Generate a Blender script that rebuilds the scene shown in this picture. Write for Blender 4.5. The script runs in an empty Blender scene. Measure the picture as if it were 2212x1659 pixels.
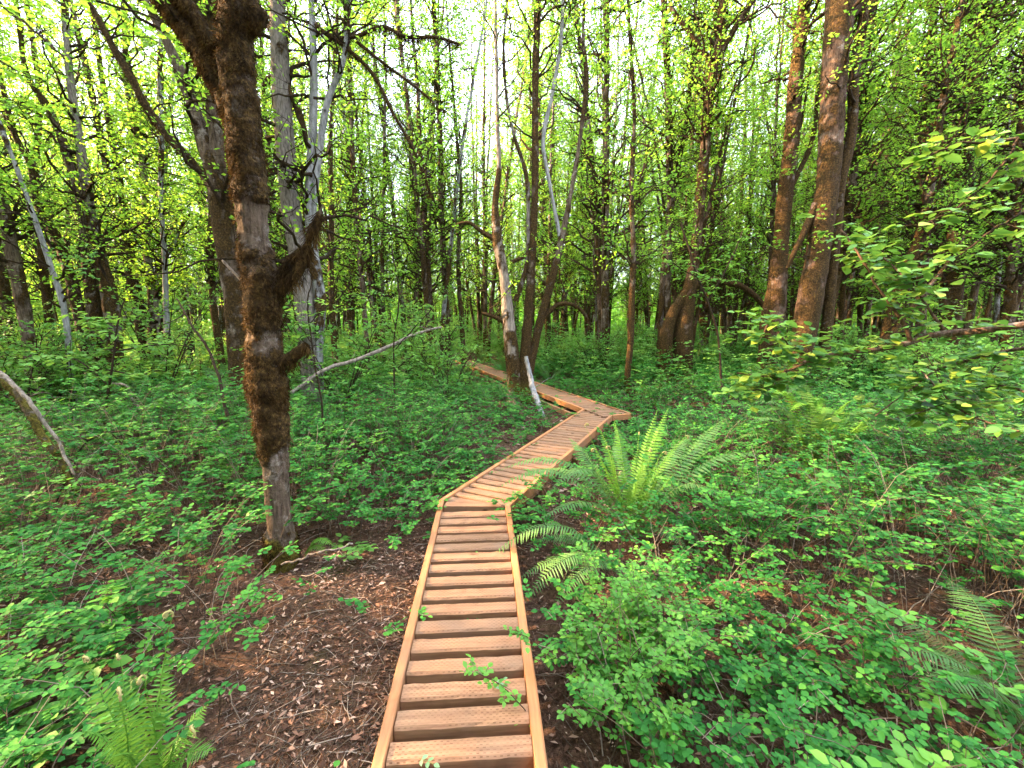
import bpy, math, random
import numpy as np
from mathutils import Vector

S = bpy.context.scene
COL = S.collection
# ------------------------------------------------------------------ camera, sky, sun, exposure
CZ, F, PITCH = 1.74, 921.0, math.radians(8.0)          # eye height, focal length in photo pixels (2212 wide), downward tilt
cam = bpy.data.cameras.new('camera'); cam.sensor_width = 36.0; cam.lens = 36.0 * F / 2212.0
cam.clip_start = 0.05; cam.clip_end = 1000
camo = bpy.data.objects.new('camera', cam); COL.objects.link(camo)
camo.location = (0, 0, CZ); camo.rotation_euler = (math.pi / 2 - PITCH, 0, 0)
S.camera = camo
SUN_DIR = Vector((-0.93, 0.04, 0.46)).normalized()
w = bpy.data.worlds.new('World'); S.world = w; w.use_nodes = True
nt = w.node_tree
sky = nt.nodes.new('ShaderNodeTexSky'); sky.sky_type = 'NISHITA'; sky.sun_disc = False
sky.sun_elevation = math.asin(SUN_DIR.z); sky.sun_rotation = math.atan2(SUN_DIR.x, SUN_DIR.y)
sky.air_density = 1.0; sky.dust_density = 3.0; sky.ozone_density = 1.0
veil = nt.nodes.new('ShaderNodeMix'); veil.data_type = 'RGBA'; veil.inputs[0].default_value = .74      # thin bright evening cloud over the blue
tcw = nt.nodes.new('ShaderNodeTexCoord'); sxw = nt.nodes.new('ShaderNodeSeparateXYZ'); nt.links.new(tcw.outputs['Generated'], sxw.inputs[0])
grw = nt.nodes.new('ShaderNodeMapRange'); grw.inputs[1].default_value = 0; grw.inputs[2].default_value = 1; grw.inputs[3].default_value = .62; grw.inputs[4].default_value = 2.5; nt.links.new(sxw.outputs[2], grw.inputs[0])
vmw = nt.nodes.new('ShaderNodeVectorMath'); vmw.operation = 'SCALE'; vmw.inputs[0].default_value = (1.12, 1.10, 1.24); nt.links.new(grw.outputs[0], vmw.inputs[3]); nt.links.new(vmw.outputs[0], veil.inputs[7])
nt.links.new(sky.outputs[0], veil.inputs[6]); nt.links.new(veil.outputs[2], nt.nodes['Background'].inputs[0])
nt.nodes['Background'].inputs[1].default_value = 0.15
sun = bpy.data.lights.new('sun', 'SUN'); sun.energy = 3.2; sun.angle = math.radians(0.6); sun.color = (1.0, 0.64, 0.34)
suno = bpy.data.objects.new('sun', sun); COL.objects.link(suno)
suno.rotation_euler = SUN_DIR.to_track_quat('Z', 'Y').to_euler(); suno.location = (-20, 0, 20)
S.view_settings.view_transform = 'Standard'; S.view_settings.look = 'None'
S.view_settings.exposure = 4.4; S.view_settings.gamma = 1.0
cy = S.cycles
cy.max_bounces = 11; cy.diffuse_bounces = 8; cy.glossy_bounces = 2; cy.transmission_bounces = 8; cy.transparent_max_bounces = 4
cy.use_denoising = True; cy.caustics_reflective = False; cy.caustics_refractive = False
try:
    cy.sample_clamp_indirect = 6.0
except Exception:
    pass

rng = np.random.default_rng(7)
# ------------------------------------------------------------------ helpers: space
def ray(px, py):
    u = (px - 1106.0) / F; v = (py - 829.5) / F
    return np.array([u, math.cos(PITCH) - v * math.sin(PITCH), -math.sin(PITCH) - v * math.cos(PITCH)])
def at(px, py, Y):
    d = ray(px, py); p = d * (Y / d[1]); p[2] += CZ
    return p
def on_z(px, py, z=0.0):
    d = ray(px, py); p = d * ((z - CZ) / d[2]); p[2] += CZ
    return p
def hash3(i, j, k, seed):
    n = (i * 374761393 + j * 668265263 + k * 1274126177 + seed * 982451653) & 0x7fffffff
    n = ((n ^ (n >> 13)) * 1274126177) & 0x7fffffff
    n = n ^ (n >> 16)
    return (n & 0xffff) / 65535.0
def vnoise(p, seed=0):
    p = np.asarray(p, float); f0 = np.floor(p); q = p - f0; q = q * q * (3 - 2 * q)
    i = f0.astype(np.int64); r = 0
    for a in (0, 1):
        for b in (0, 1):
            for c in (0, 1):
                wgt = (q[..., 0] if a else 1 - q[..., 0]) * (q[..., 1] if b else 1 - q[..., 1]) * (q[..., 2] if c else 1 - q[..., 2])
                r = r + wgt * hash3(i[..., 0] + a, i[..., 1] + b, i[..., 2] + c, seed)
    return r
def fbm(p, seed=0, o=3):
    p = np.asarray(p, float); s = 0; a = .5; t = 0
    for k in range(o):
        s = s + a * vnoise(p * 2 ** k, seed + k); t += a; a *= .55
    return s / t
def n2(x, y, f, seed, o=2):
    x = np.asarray(x, float); y = np.asarray(y, float)
    return fbm(np.stack([x * f, y * f, np.zeros_like(x)], -1), seed, o)
# boardwalk centre line (deck top)
DECK = 0.24
PA, PB = np.array([-0.10, 0.35]), np.array([-0.318, 3.42])      # section one
PC = np.array([1.44, 7.14])                                     # second bend
PD = np.array([-2.35, 17.8])                                    # far end
PATH = [np.array([-0.04, -0.9]), PA, PB, PC, PD]
def path_dist(x, y):
    x = np.asarray(x, float); y = np.asarray(y, float); best = np.full(x.shape, 1e9)
    for a, b in zip(PATH[:-1], PATH[1:]):
        d = b - a; L = d @ d
        t = np.clip(((x - a[0]) * d[0] + (y - a[1]) * d[1]) / L, 0, 1)
        best = np.minimum(best, np.hypot(x - a[0] - t * d[0], y - a[1] - t * d[1]))
    return best
def zt(x, y):
    x = np.asarray(x, float); y = np.asarray(y, float)
    h = (n2(x, y, .45, 3) - .5) * .22 + (n2(x, y, 1.9, 9) - .5) * .09
    k = np.clip((path_dist(x, y) - .3) / .8, 0, 1)
    far = np.clip((np.hypot(x, y) - 25) / 40, 0, 1)
    return h * k - .02 * (1 - k) + far * .5 * (n2(x, y, .05, 5) - .3)
# ------------------------------------------------------------------ helpers: objects
def tag(o, label=None, cat=None, group=None, kind=None):
    if label: o['label'] = label
    if cat: o['category'] = cat
    if group: o['group'] = group
    if kind: o['kind'] = kind
    return o
def thing(name, loc, label, cat, group=None):
    o = bpy.data.objects.new(name, None); COL.objects.link(o); o.location = [float(v) for v in loc]
    o.empty_display_size = .2
    return tag(o, label, cat, group)
class G:
    """collects vertices, faces and point attributes"""
    def __init__(s): s.v = []; s.f = []; s.n = 0; s.a = {}
    def add(s, V, Fs, **at_):
        V = np.asarray(V, float).reshape(-1, 3)
        for f in (Fs if isinstance(Fs, list) else [Fs]): s.f.append(np.asarray(f) + s.n)
        for k, val in at_.items():
            s.a.setdefault(k, []).append((s.n, np.broadcast_to(np.asarray(val, float), (len(V),))))
        s.v.append(V); s.n += len(V)
        return s
    def build(s, name, mat, parent=None, origin=None, smooth=True):
        V = np.concatenate(s.v) if s.v else np.zeros((0, 3))
        o0 = np.array(origin if origin is not None else (parent.location if parent is not None else (0, 0, 0)), float)
        me = bpy.data.meshes.new(name); me.vertices.add(len(V)); me.vertices.foreach_set('co', (V - o0).ravel())
        tot = np.concatenate([np.full(len(f), f.shape[1]) for f in s.f]); idx = np.concatenate([f.ravel() for f in s.f])
        me.loops.add(len(idx)); me.loops.foreach_set('vertex_index', idx.astype(np.int32))
        st = np.concatenate([[0], np.cumsum(tot)[:-1]])
        me.polygons.add(len(tot)); me.polygons.foreach_set('loop_start', st.astype(np.int32))
        me.polygons.foreach_set('use_smooth', np.full(len(tot), smooth))
        for k, lst in s.a.items():
            arr = np.zeros(len(V), np.float32)
            for (i0, val) in lst: arr[i0:i0 + len(val)] = val
            me.attributes.new(k, 'FLOAT', 'POINT').data.foreach_set('value', arr)
        me.update(calc_edges=True)
        for m in (mat if isinstance(mat, list) else [mat]): me.materials.append(m)
        o = bpy.data.objects.new(name, me); COL.objects.link(o)
        if parent is not None: o.parent = parent
        elif origin is not None: o.location = [float(v) for v in origin]
        return o
def unit(a):
    return a / np.maximum(np.linalg.norm(a, axis=-1, keepdims=True), 1e-9)
def tubes(P, R, sides=6):
    P = np.asarray(P, float)
    if P.ndim == 2: P = P[None]; R = np.asarray(R, float)[None]
    N, n, _ = P.shape; T = unit(np.gradient(P, axis=1)); m = unit(T.mean(1))
    ref = np.where((np.abs(m[:, 2]) > .75)[:, None], np.array([1., 0, 0]), np.array([0, 0, 1.]))[:, None, :]
    u = unit(np.cross(T, np.broadcast_to(ref, T.shape))); v = np.cross(T, u)
    ang = np.arange(sides) * 2 * math.pi / sides
    off = np.cos(ang)[:, None] * u[:, :, None, :] + np.sin(ang)[:, None] * v[:, :, None, :]
    R = np.asarray(R, float)
    if R.ndim == 2: R = R[:, :, None]
    V = P[:, :, None, :] + R[..., None] * off
    i = np.arange(n - 1)[:, None]; j = np.arange(sides)[None]; j2 = (j + 1) % sides
    q = np.stack([i * sides + j, i * sides + j2, (i + 1) * sides + j2, (i + 1) * sides + j], -1).reshape(-1, 4)
    Q = (q[None] + (np.arange(N) * n * sides)[:, None, None]).reshape(-1, 4)
    return V.reshape(-1, 3), Q
T6 = np.array([[0, 0, 0], [.28, .46, .07], [.66, .42, .05], [1, 0, -.06], [.66, -.42, .05], [.28, -.46, .07]])
Q6 = np.array([[0, 4, 3, 3], [0, 5, 4, 3], [0, 3, 2, 1]])
Q6 = np.array([[0, 5, 4, 3], [0, 3, 2, 1]])
T4 = np.array([[0, 0, 0], [.45, .5, .05], [1, 0, -.05], [.45, -.5, .05]])
Q4 = np.array([[0, 3, 2, 1]])
def leaves(g, pos, axis, nrm, L, W, six=True, rnd=None, r=None, tmpl=None):
    N = len(pos)
    if N == 0: return
    r = r or rng
    a = unit(axis); b = unit(np.cross(nrm, a)); c = np.cross(a, b)
    T, Q = tmpl if tmpl is not None else ((T6, Q6) if six else (T4, Q4)); k = len(T)
    L = np.broadcast_to(np.asarray(L, float), (N,)); W = np.broadcast_to(np.asarray(W, float), (N,))
    V = pos[:, None, :] + (L[:, None] * T[None, :, 0])[..., None] * a[:, None] + (W[:, None] * T[None, :, 1])[..., None] * b[:, None] \
        + (L[:, None] * T[None, :, 2])[..., None] * c[:, None]
    FQ = (Q[None] + (np.arange(N) * k)[:, None, None]).reshape(-1, Q.shape[1])
    if rnd is None: rnd = r.random(N)
    g.add(V.reshape(-1, 3), FQ, rnd=np.repeat(rnd, k))
def spline(pts, n):
    p = np.asarray(pts, float)
    if len(p) < 3:
        t = np.linspace(0, 1, n)[:, None]; return p[0] * (1 - t) + p[-1] * t
    d = np.r_[0, np.cumsum(np.linalg.norm(np.diff(p[:, :3], axis=0), axis=1))]
    m = np.gradient(p, d, axis=0); s = np.linspace(0, d[-1], n)
    i = np.clip(np.searchsorted(d, s) - 1, 0, len(d) - 2); h = (d[i + 1] - d[i])[:, None]; t = ((s - d[i])[:, None]) / h
    return (2 * t**3 - 3 * t**2 + 1) * p[i] + (t**3 - 2 * t**2 + t) * h * m[i] + (-2 * t**3 + 3 * t**2) * p[i + 1] + (t**3 - t**2) * h * m[i + 1]
def rdir(r, N, zlo=-1., zhi=1.):
    z = r.uniform(zlo, zhi, N); a = r.uniform(0, 2 * math.pi, N); q = np.sqrt(np.maximum(0, 1 - z * z))
    return np.stack([q * np.cos(a), q * np.sin(a), z], -1)
# ------------------------------------------------------------------ materials
class NT:
    def __init__(s, name):
        s.m = bpy.data.materials.new(name); s.m.use_nodes = True; s.t = s.m.node_tree; s.b = s.t.nodes['Principled BSDF']; s.out = s.t.nodes['Material Output']
    def n(s, typ, **kw):
        nd = s.t.nodes.new(typ)
        for k, v in kw.items():
            if k.startswith('i_'):
                key = k[2:].replace('_', ' ')
                nd.inputs[int(key) if key.isdigit() else key].default_value = v
            else: setattr(nd, k, v)
        return nd
    def l(s, a, b): s.t.links.new(a, b)
    def math(s, op, a, b=0.0, clamp=False):
        nd = s.n('ShaderNodeMath', operation=op); nd.use_clamp = clamp
        for i, x in enumerate((a, b)):
            if isinstance(x, (int, float)): nd.inputs[i].default_value = x
            else: s.l(x, nd.inputs[i])
        return nd.outputs[0]
    def noise(s, scale, detail=4, vec=None, rough=.55):
        nd = s.n('ShaderNodeTexNoise'); nd.inputs['Scale'].default_value = scale; nd.inputs['Detail'].default_value = detail; nd.inputs['Roughness'].default_value = rough
        if vec is not None: s.l(vec, nd.inputs['Vector'])
        return nd.outputs['Fac']
    def ramp(s, fac, stops):
        nd = s.n('ShaderNodeValToRGB'); e = nd.color_ramp.elements
        while len(e) < len(stops): e.new(.5)
        for q, (p, c) in zip(e, stops): q.position = p; q.color = (*c, 1)
        s.l(fac, nd.inputs[0]); return nd.outputs[0]
    def mix(s, fac, a, b):
        nd = s.n('ShaderNodeMix', data_type='RGBA')
        for sock, x in ((nd.inputs[0], fac), (nd.inputs[6], a), (nd.inputs[7], b)):
            if isinstance(x, (int, float)): sock.default_value = x
            elif isinstance(x, tuple): sock.default_value = (*x, 1)
            else: s.l(x, sock)
        return nd.outputs[2]
    def bump(s, h, strength, dist):
        nd = s.n('ShaderNodeBump'); nd.inputs['Strength'].default_value = strength; nd.inputs['Distance'].default_value = dist
        s.l(h, nd.inputs['Height']); s.l(nd.outputs[0], s.b.inputs['Normal'])
    def scaled(s, vec, sc):
        nd = s.n('ShaderNodeMapping'); nd.inputs['Scale'].default_value = sc; s.l(vec, nd.inputs['Vector']); return nd.outputs[0]
def leaf_mat(name, cols, trans, tf=.45, rough=.5, spec=.25):
    q = NT(name); a = q.n('ShaderNodeAttribute', attribute_name='rnd')
    c = q.ramp(a.outputs['Fac'], [(i / (len(cols) - 1), k) for i, k in enumerate(cols)])
    q.l(c, q.b.inputs['Base Color']); q.b.inputs['Roughness'].default_value = rough
    q.b.inputs['Specular IOR Level'].default_value = spec
    t = q.n('ShaderNodeBsdfTranslucent'); tc = q.mix(.55, c, trans); q.l(tc, t.inputs[0])
    m = q.n('ShaderNodeMixShader'); m.inputs[0].default_value = tf
    q.l(q.b.outputs[0], m.inputs[1]); q.l(t.outputs[0], m.inputs[2]); q.l(m.outputs[0], q.out.inputs[0])
    return q.m
def bark_mat(name, dark, light, patch, patchy, ridge=6.0):
    q = NT(name); oc = q.n('ShaderNodeTexCoord').outputs['Object']; at_ = q.n('ShaderNodeAttribute', attribute_name='moss').outputs['Fac']
    oi = q.n('ShaderNodeObjectInfo').outputs['Random']
    sh = q.n('ShaderNodeVectorMath', operation='ADD'); q.l(oc, sh.inputs[0])
    cx = q.n('ShaderNodeCombineXYZ'); q.l(q.math('MULTIPLY', oi, 37.0), cx.inputs[0]); q.l(cx.outputs[0], sh.inputs[1]); v = sh.outputs[0]
    ver = q.noise(ridge, 6, q.scaled(v, (6, 6, 1.1)), .65)
    c = q.ramp(ver, [(.32, dark), (.62, light)])
    blot = q.noise(5.5, 8, v, .8)
    bm = q.math('MULTIPLY', q.math('SUBTRACT', blot, 1 - patchy), 5.0, True)
    c = q.mix(bm, c, patch)
    mn = q.math('ADD', q.math('MULTIPLY', q.noise(14, 6, v, .75), .45), q.math('MULTIPLY', q.noise(4.0, 5, q.scaled(v, (1, 1, .7)), .75), .55))
    mcol = q.ramp(q.noise(38, 5, v, .7), [(.34, (.010, .007, .003)), (.52, (.05, .029, .010)), (.68, (.13, .082, .026))])
    sep = q.n('ShaderNodeSeparateXYZ'); q.l(oc, sep.inputs[0])
    low = q.math('MULTIPLY', q.math('SUBTRACT', .55, sep.outputs[2]), 4.0, True)
    ol = q.ramp(q.noise(55, 3, v), [(.3, (.035, .032, .006)), (.7, (.15, .125, .02))])
    mcol = q.mix(low, mcol, ol)
    mk = q.math('MULTIPLY', q.math('SUBTRACT', q.math('ADD', q.math('MULTIPLY', at_, .6), q.math('MULTIPLY', mn, 1.9)), 1.22), 4.5, True)
    c = q.mix(mk, c, mcol)
    q.l(c, q.b.inputs['Base Color']); q.b.inputs['Roughness'].default_value = .9; q.b.inputs['Specular IOR Level'].default_value = .15
    q.bump(q.math('ADD', q.math('ADD', ver, q.math('MULTIPLY', q.noise(30, 5, v, .7), .8)), q.math('MULTIPLY', mk, .8)), 1.0, .03)
    return q.m
BARK = bark_mat('bark_brown', (.035, .024, .016), (.15, .11, .08), (.40, .36, .33), .47)
GREY = bark_mat('bark_grey', (.07, .06, .055), (.27, .235, .21), (.42, .40, .38), .40, 9)
PALE = bark_mat('bark_pale', (.14, .14, .145), (.36, .36, .375), (.045, .038, .032), .47, 4)
TWIG = bark_mat('bark_twig', (.018, .013, .009), (.06, .040, .025), (.12, .09, .07), .40)
DEAD = bark_mat('dead_wood', (.10, .08, .065), (.32, .27, .23), (.07, .048, .033), .45, 5)
WARM = bark_mat('bark_warm', (.045, .026, .017), (.16, .10, .068), (.38, .34, .31), .47, 6)
def moss_mat(name, cols):
    q = NT(name); a = q.n('ShaderNodeAttribute', attribute_name='rnd')
    c = q.ramp(a.outputs['Fac'], [(i / (len(cols) - 1), k) for i, k in enumerate(cols)])
    q.l(c, q.b.inputs['Base Color']); q.b.inputs['Roughness'].default_value = .9; q.b.inputs['Specular IOR Level'].default_value = .1
    t = q.n('ShaderNodeBsdfTranslucent'); q.l(c, t.inputs[0]); m = q.n('ShaderNodeMixShader'); m.inputs[0].default_value = .3
    q.l(q.b.outputs[0], m.inputs[1]); q.l(t.outputs[0], m.inputs[2]); q.l(m.outputs[0], q.out.inputs[0])
    return q.m
MOSS = moss_mat('moss_brown', [(.014, .009, .004), (.045, .026, .009), (.095, .055, .017), (.17, .11, .038)])
OLIVE = moss_mat('moss_olive', [(.05, .04, .008), (.12, .10, .016), (.2, .17, .03)])
L_CANOPY = leaf_mat('leaf_canopy', [(.05, .17, .02), (.09, .28, .03), (.16, .39, .045), (.25, .48, .06)], (.42, .70, .06), .58)
L_FAR = leaf_mat('leaf_far_wood', [(.07, .22, .03), (.13, .35, .045), (.22, .47, .07)], (.42, .70, .08), .55)
L_UNDER = leaf_mat('leaf_undergrowth', [(.012, .078, .017), (.027, .14, .028), (.052, .215, .036), (.13, .34, .045)], (.12, .38, .03), .3, .62, .12)
L_MID = leaf_mat('leaf_shrub', [(.05, .17, .035), (.09, .27, .05), (.16, .38, .065)], (.28, .52, .06), .45)
L_ROSE = leaf_mat('leaf_bright_shrub', [(.04, .15, .028), (.08, .25, .036), (.15, .36, .05)], (.2, .48, .045), .35)
L_HAZEL = leaf_mat('leaf_hazel', [(.03, .11, .028), (.05, .16, .036), (.075, .21, .045), (.11, .26, .045), (.30, .38, .05)], (.22, .40, .04), .36)
L_MAPLE = leaf_mat('leaf_sapling', [(.07, .2, .04), (.12, .3, .06), (.18, .38, .07)], (.3, .5, .06), .45)
FERN_OLD = leaf_mat('fern_old', [(.045, .12, .035), (.07, .17, .048), (.14, .24, .07)], (.2, .36, .05), .3)
FERN_NEW = leaf_mat('fern_new', [(.045, .15, .02), (.085, .22, .025), (.15, .31, .03)], (.24, .40, .03), .3)
FERN_MID = leaf_mat('fern_mid', [(.045, .15, .025), (.08, .225, .032), (.13, .30, .04)], (.22, .42, .04), .36)
FERN_DRY = leaf_mat('fern_dry', [(.05, .085, .03), (.11, .10, .035), (.15, .10, .045)], (.2, .2, .05), .3)
FIDDLE = NT('fiddlehead'); FIDDLE.b.inputs['Base Color'].default_value = (.30, .27, .10, 1); FIDDLE.b.inputs['Roughness'].default_value = .8; FIDDLE = FIDDLE.m
STALK = NT('green_stalk'); STALK.b.inputs['Base Color'].default_value = (.13, .14, .035, 1); STALK.b.inputs['Roughness'].default_value = .6; STALK = STALK.m
L_LITTER = leaf_mat('dry_leaf', [(.06, .03, .018), (.16, .08, .05), (.30, .18, .125), (.46, .34, .27)], (.2, .1, .05), .1, .8, .2)
DRYSTEM = leaf_mat('dry_stem', [(.05, .035, .025), (.12, .085, .06), (.28, .23, .19)], (.1, .1, .1), .0, .8, .2)
SPRIG = leaf_mat('leaf_sprig', [(.10, .22, .10), (.17, .3, .17)], (.2, .3, .1), .2)
def ground_mat():
    q = NT('forest_soil'); v = q.n('ShaderNodeTexCoord').outputs['Object']
    a = q.noise(1.3, 6, v, .7); b = q.noise(24, 6, v, .75); d = q.noise(95, 4, v, .7)
    c = q.ramp(b, [(.30, (.03, .018, .012)), (.48, (.095, .053, .034)), (.62, (.18, .105, .07)), (.78, (.28, .19, .14))])
    c = q.mix(q.math('MULTIPLY', q.math('SUBTRACT', d, .56), 7, True), c, (.028, .017, .012))
    g = q.math('MULTIPLY', q.math('SUBTRACT', a, .56), 8, True)
    c = q.mix(q.math('MULTIPLY', g, .55), c, (.05, .06, .014))
    sep = q.n('ShaderNodeSeparateXYZ'); q.l(v, sep.inputs[0])
    q.l(c, q.b.inputs['Base Color']); q.b.inputs['Roughness'].default_value = .95; q.b.inputs['Specular IOR Level'].default_value = .1
    q.bump(q.math('ADD', b, q.math('MULTIPLY', d, .6)), 1.0, .04)
    return q.m
def wood_mat(name, c0, c1, incised):
    q = NT(name); oc = q.n('ShaderNodeTexCoord').outputs['Object']; r = q.n('ShaderNodeObjectInfo').outputs['Random']
    cx = q.n('ShaderNodeCombineXYZ'); q.l(q.math('MULTIPLY', r, 53.0), cx.inputs[0]); q.l(q.math('MULTIPLY', r, 17.0), cx.inputs[2])
    sh = q.n('ShaderNodeVectorMath', operation='ADD'); q.l(oc, sh.inputs[0]); q.l(cx.outputs[0], sh.inputs[1]); v = sh.outputs[0]
    g = q.noise(7, 7, q.scaled(v, (.55, 9, 9)), .65)
    c = q.ramp(g, [(.3, c0), (.7, c1)])
    c = q.mix(q.math('MULTIPLY', r, .5), c, (.14, .09, .06))
    c = q.mix(q.math('MULTIPLY', q.math('SUBTRACT', q.noise(2.2, 4, v, .7), .5), 2.2, True), c, (.17, .13, .10))
    st = q.noise(4.5, 5, v, .7)
    c = q.mix(q.math('MULTIPLY', q.math('SUBTRACT', st, .55), 2.6, True), c, tuple(.45 * x for x in c0))
    kn = q.n('ShaderNodeTexVoronoi'); kn.inputs['Scale'].default_value = 3.2; q.l(q.scaled(v, (1, 2.2, 2.2)), kn.inputs['Vector'])
    c = q.mix(q.math('MULTIPLY', q.math('SUBTRACT', .11, kn.outputs['Distance']), 12, True), c, (.06, .03, .016))
    h = g
    if incised:
        sep = q.n('ShaderNodeSeparateXYZ'); q.l(oc, sep.inputs[0])
        yy = q.math('DIVIDE', sep.outputs[1], .0105); row = q.math('FLOOR', yy); fy = q.math('FRACT', q.math('ADD', yy, 50.0))
        xx = q.math('ADD', q.math('DIVIDE', sep.outputs[0], .024), q.math('MULTIPLY', q.math('MODULO', q.math('ADD', row, 100.0), 2.0), .5))
        xx = q.math('ADD', xx, q.math('MULTIPLY', q.noise(40, 2, v), .35)); fx = q.math('FRACT', q.math('ADD', xx, 50.0))
        mk = q.math('MULTIPLY', q.math('LESS_THAN', fx, .42), q.math('LESS_THAN', q.math('ABSOLUTE', q.math('SUBTRACT', fy, .5)), .13))
        dm = q.math('MULTIPLY', mk, q.math('MULTIPLY', q.math('SUBTRACT', q.noise(9, 3, v), .3), 3.2, True))
        c = q.mix(q.math('MULTIPLY', dm, .8), c, (.075, .035, .016)); h = q.math('SUBTRACT', q.math('MULTIPLY', g, .3), dm)
    q.l(c, q.b.inputs['Base Color']); q.b.inputs['Roughness'].default_value = .75; q.b.inputs['Specular IOR Level'].default_value = .2
    q.bump(h, .5, .004)
    return q.m
PLANK = wood_mat('treated_plank', (.185, .090, .048), (.36, .205, .118), True)
RAILW = wood_mat('cedar_rail', (.37, .145, .052), (.54, .24, .096), False)
UNDERW = wood_mat('stringer_wood', (.22, .11, .05), (.36, .2, .1), False)
SOIL = ground_mat()
# ------------------------------------------------------------------ ground
s = np.linspace(-1, 1, 221); s = np.sign(s) * np.abs(s) ** 2.6 * 170 + s * 8
gx, gy = np.meshgrid(s, s + 4); n_ = len(s)
V = np.stack([gx, gy, zt(gx, gy)], -1).reshape(-1, 3)
ii = (np.arange(n_ - 1)[:, None] * n_ + np.arange(n_ - 1)[None]).ravel()
tag(G().add(V, np.stack([ii, ii + 1, ii + n_ + 1, ii + n_], -1)).build('ground', SOIL), 'dark forest soil with brown leaf litter', 'ground', kind='structure')

# ------------------------------------------------------------------ boardwalk
def box_obj(name, mat, parent, c, dx, L, Wd, H, bev=.006, skew=(0, 0)):
    """bevelled timber: centre c (top face at c.z), local x along dx (2-D unit), skew = shift of the two ends' far/near corners (mitre)"""
    dx = np.array(dx, float); dx = dx / np.linalg.norm(dx)
    ch = bev; hw, hl = Wd / 2, L / 2
    ring = [(-hw, -H), (hw, -H), (hw, -ch), (hw - ch, 0), (-hw + ch, 0), (-hw, -ch)]
    nx = 13; X = np.linspace(-hl, hl, nx); V = []; wob = rng.normal(0, .0009, (nx, 6, 2))
    for k, x in enumerate(X):
        for q, (y, z) in enumerate(ring):
            t = (k / (nx - 1)); sx = (skew[0] * (1 - t) + skew[1] * t) * (y / hw) if k in (0, nx - 1) else 0
            V.append((x + sx, y + wob[k, q, 0], z + wob[k, q, 1]))
    V = np.array(V); m = 6; Fq = [(k * m + a, k * m + (a + 1) % m, (k + 1) * m + (a + 1) % m, (k + 1) * m + a) for k in range(nx - 1) for a in range(m)]
    g = G().add(V, [np.array(Fq)[:, ::-1], np.array([[5, 4, 3, 2, 1, 0]])[:, ::-1], np.array([[(nx - 1) * m + a for a in range(m)]])[:, ::-1]])
    o = g.build(name, mat, None, smooth=False)
    o.parent = parent; o.location = Vector([float(v) for v in c]) - parent.location
    o.rotation_euler = (rng.normal(0, .006) if name == 'plank' else 0, 0, math.atan2(dx[1], dx[0]))
    return o
bw = thing('boardwalk', (PB[0], PB[1], 0), 'new orange-brown timber boardwalk zigzagging through the green undergrowth', 'boardwalk')
HALF = .30; RW = .042
def off(a, b, k):
    d = (b - a) / np.linalg.norm(b - a); return np.array([-d[1], d[0]]) * k
def isect(p, d, q, e):
    t = np.linalg.solve(np.array([d, -e]).T, q - p)[0]; return p + d * t
def rail(a, b, name='edge_rail', top=.014, H=.095, mat=RAILW, w_=RW, sk=(0, 0)):
    L = np.linalg.norm(b - a); c = (a + b) / 2
    return box_obj(name, mat, bw, (c[0], c[1], DECK + top), b - a, L, w_, H, .005, sk)
d1, d2, d3 = [(q - p) / np.linalg.norm(q - p) for p, q in ((PATH[0], PB), (PB, PC), (PC, PD))]
segs = [(PATH[0], PB), (PB, PC), (PC, PD)]
nl = [off(a, b, HALF - RW / 2) for a, b in segs]
L12 = isect(PATH[0] + nl[0], d1, PB + nl[1], d2); R12 = isect(PATH[0] - nl[0], d1, PB - nl[1], d2)
L2 = np.array([1.15, 7.41]); L23 = isect(PB + nl[1], d2, PC + nl[2], d3)
E3 = PC - nl[2] + d3 * (-.02); E3 = np.array([2.01, 7.03])
nE = off(PC, PD, HALF - RW / 2); far_dir = d3
far_a = E3; far_b = far_a + d3 * 11.3
near_a0 = far_a + nE * 2                                              # near rail of section three, level with its front end
near_a = isect(PB + nl[1], d2, near_a0, d3); near_b = near_a0 + d3 * 11.3
R2 = isect(PB - nl[1], d2, far_a, nE)
mit = lambda da, db: RW / 2 * math.tan(math.acos(np.clip(da @ db, -1, 1)) / 2)
k12 = mit(d1, d2)
A0 = PATH[0]
rail(A0 + nl[0], L12, sk=(0, k12)); rail(A0 - nl[0], R12, sk=(0, k12))
rail(L12, near_a, sk=(-k12, 0)); rail(R12, R2, sk=(-k12, 0))
rail(far_a, far_b); rail(near_a + d3 * .03, near_b); rail(R2 + unit(far_a - R2) * .025, far_a - unit(far_a - R2) * .0225)
planks = []
PW, GAP = .085, .043
def lay(a, d, L, inner, s0=.05, clip_lo=None, clip_hi=None):
    nrm = np.array([-d[1], d[0]]); s_ = s0
    while s_ < L:
        c = a + d * s_
        lo, hi = -inner, inner
        # shorten planks where a mitred bend cuts across them
        for (q, e, keep) in (clip_lo or []) + (clip_hi or []):
            ts = [isect(c + d * k, nrm, q, e) for k in (-PW / 2 - .004, PW / 2 + .004)]
            tt = [(p_ - c) @ nrm for p_ in ts]
            if keep > 0: lo = max(lo, max(tt))
            else: hi = min(hi, min(tt))
        if hi - lo > .12: planks.append((c + nrm * (lo + hi) / 2, d, hi - lo))
        s_ += PW + GAP + rng.normal(0, .002)
inn = HALF - RW - .001
b12 = unit(R12 - L12)
lay(A0, d1, np.linalg.norm(PB - A0) + .2, inn, .05, [(R12, b12, -1)] if False else None, [(L12, b12, +1)] if False else None)
planks = [p for p in planks if True]
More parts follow.
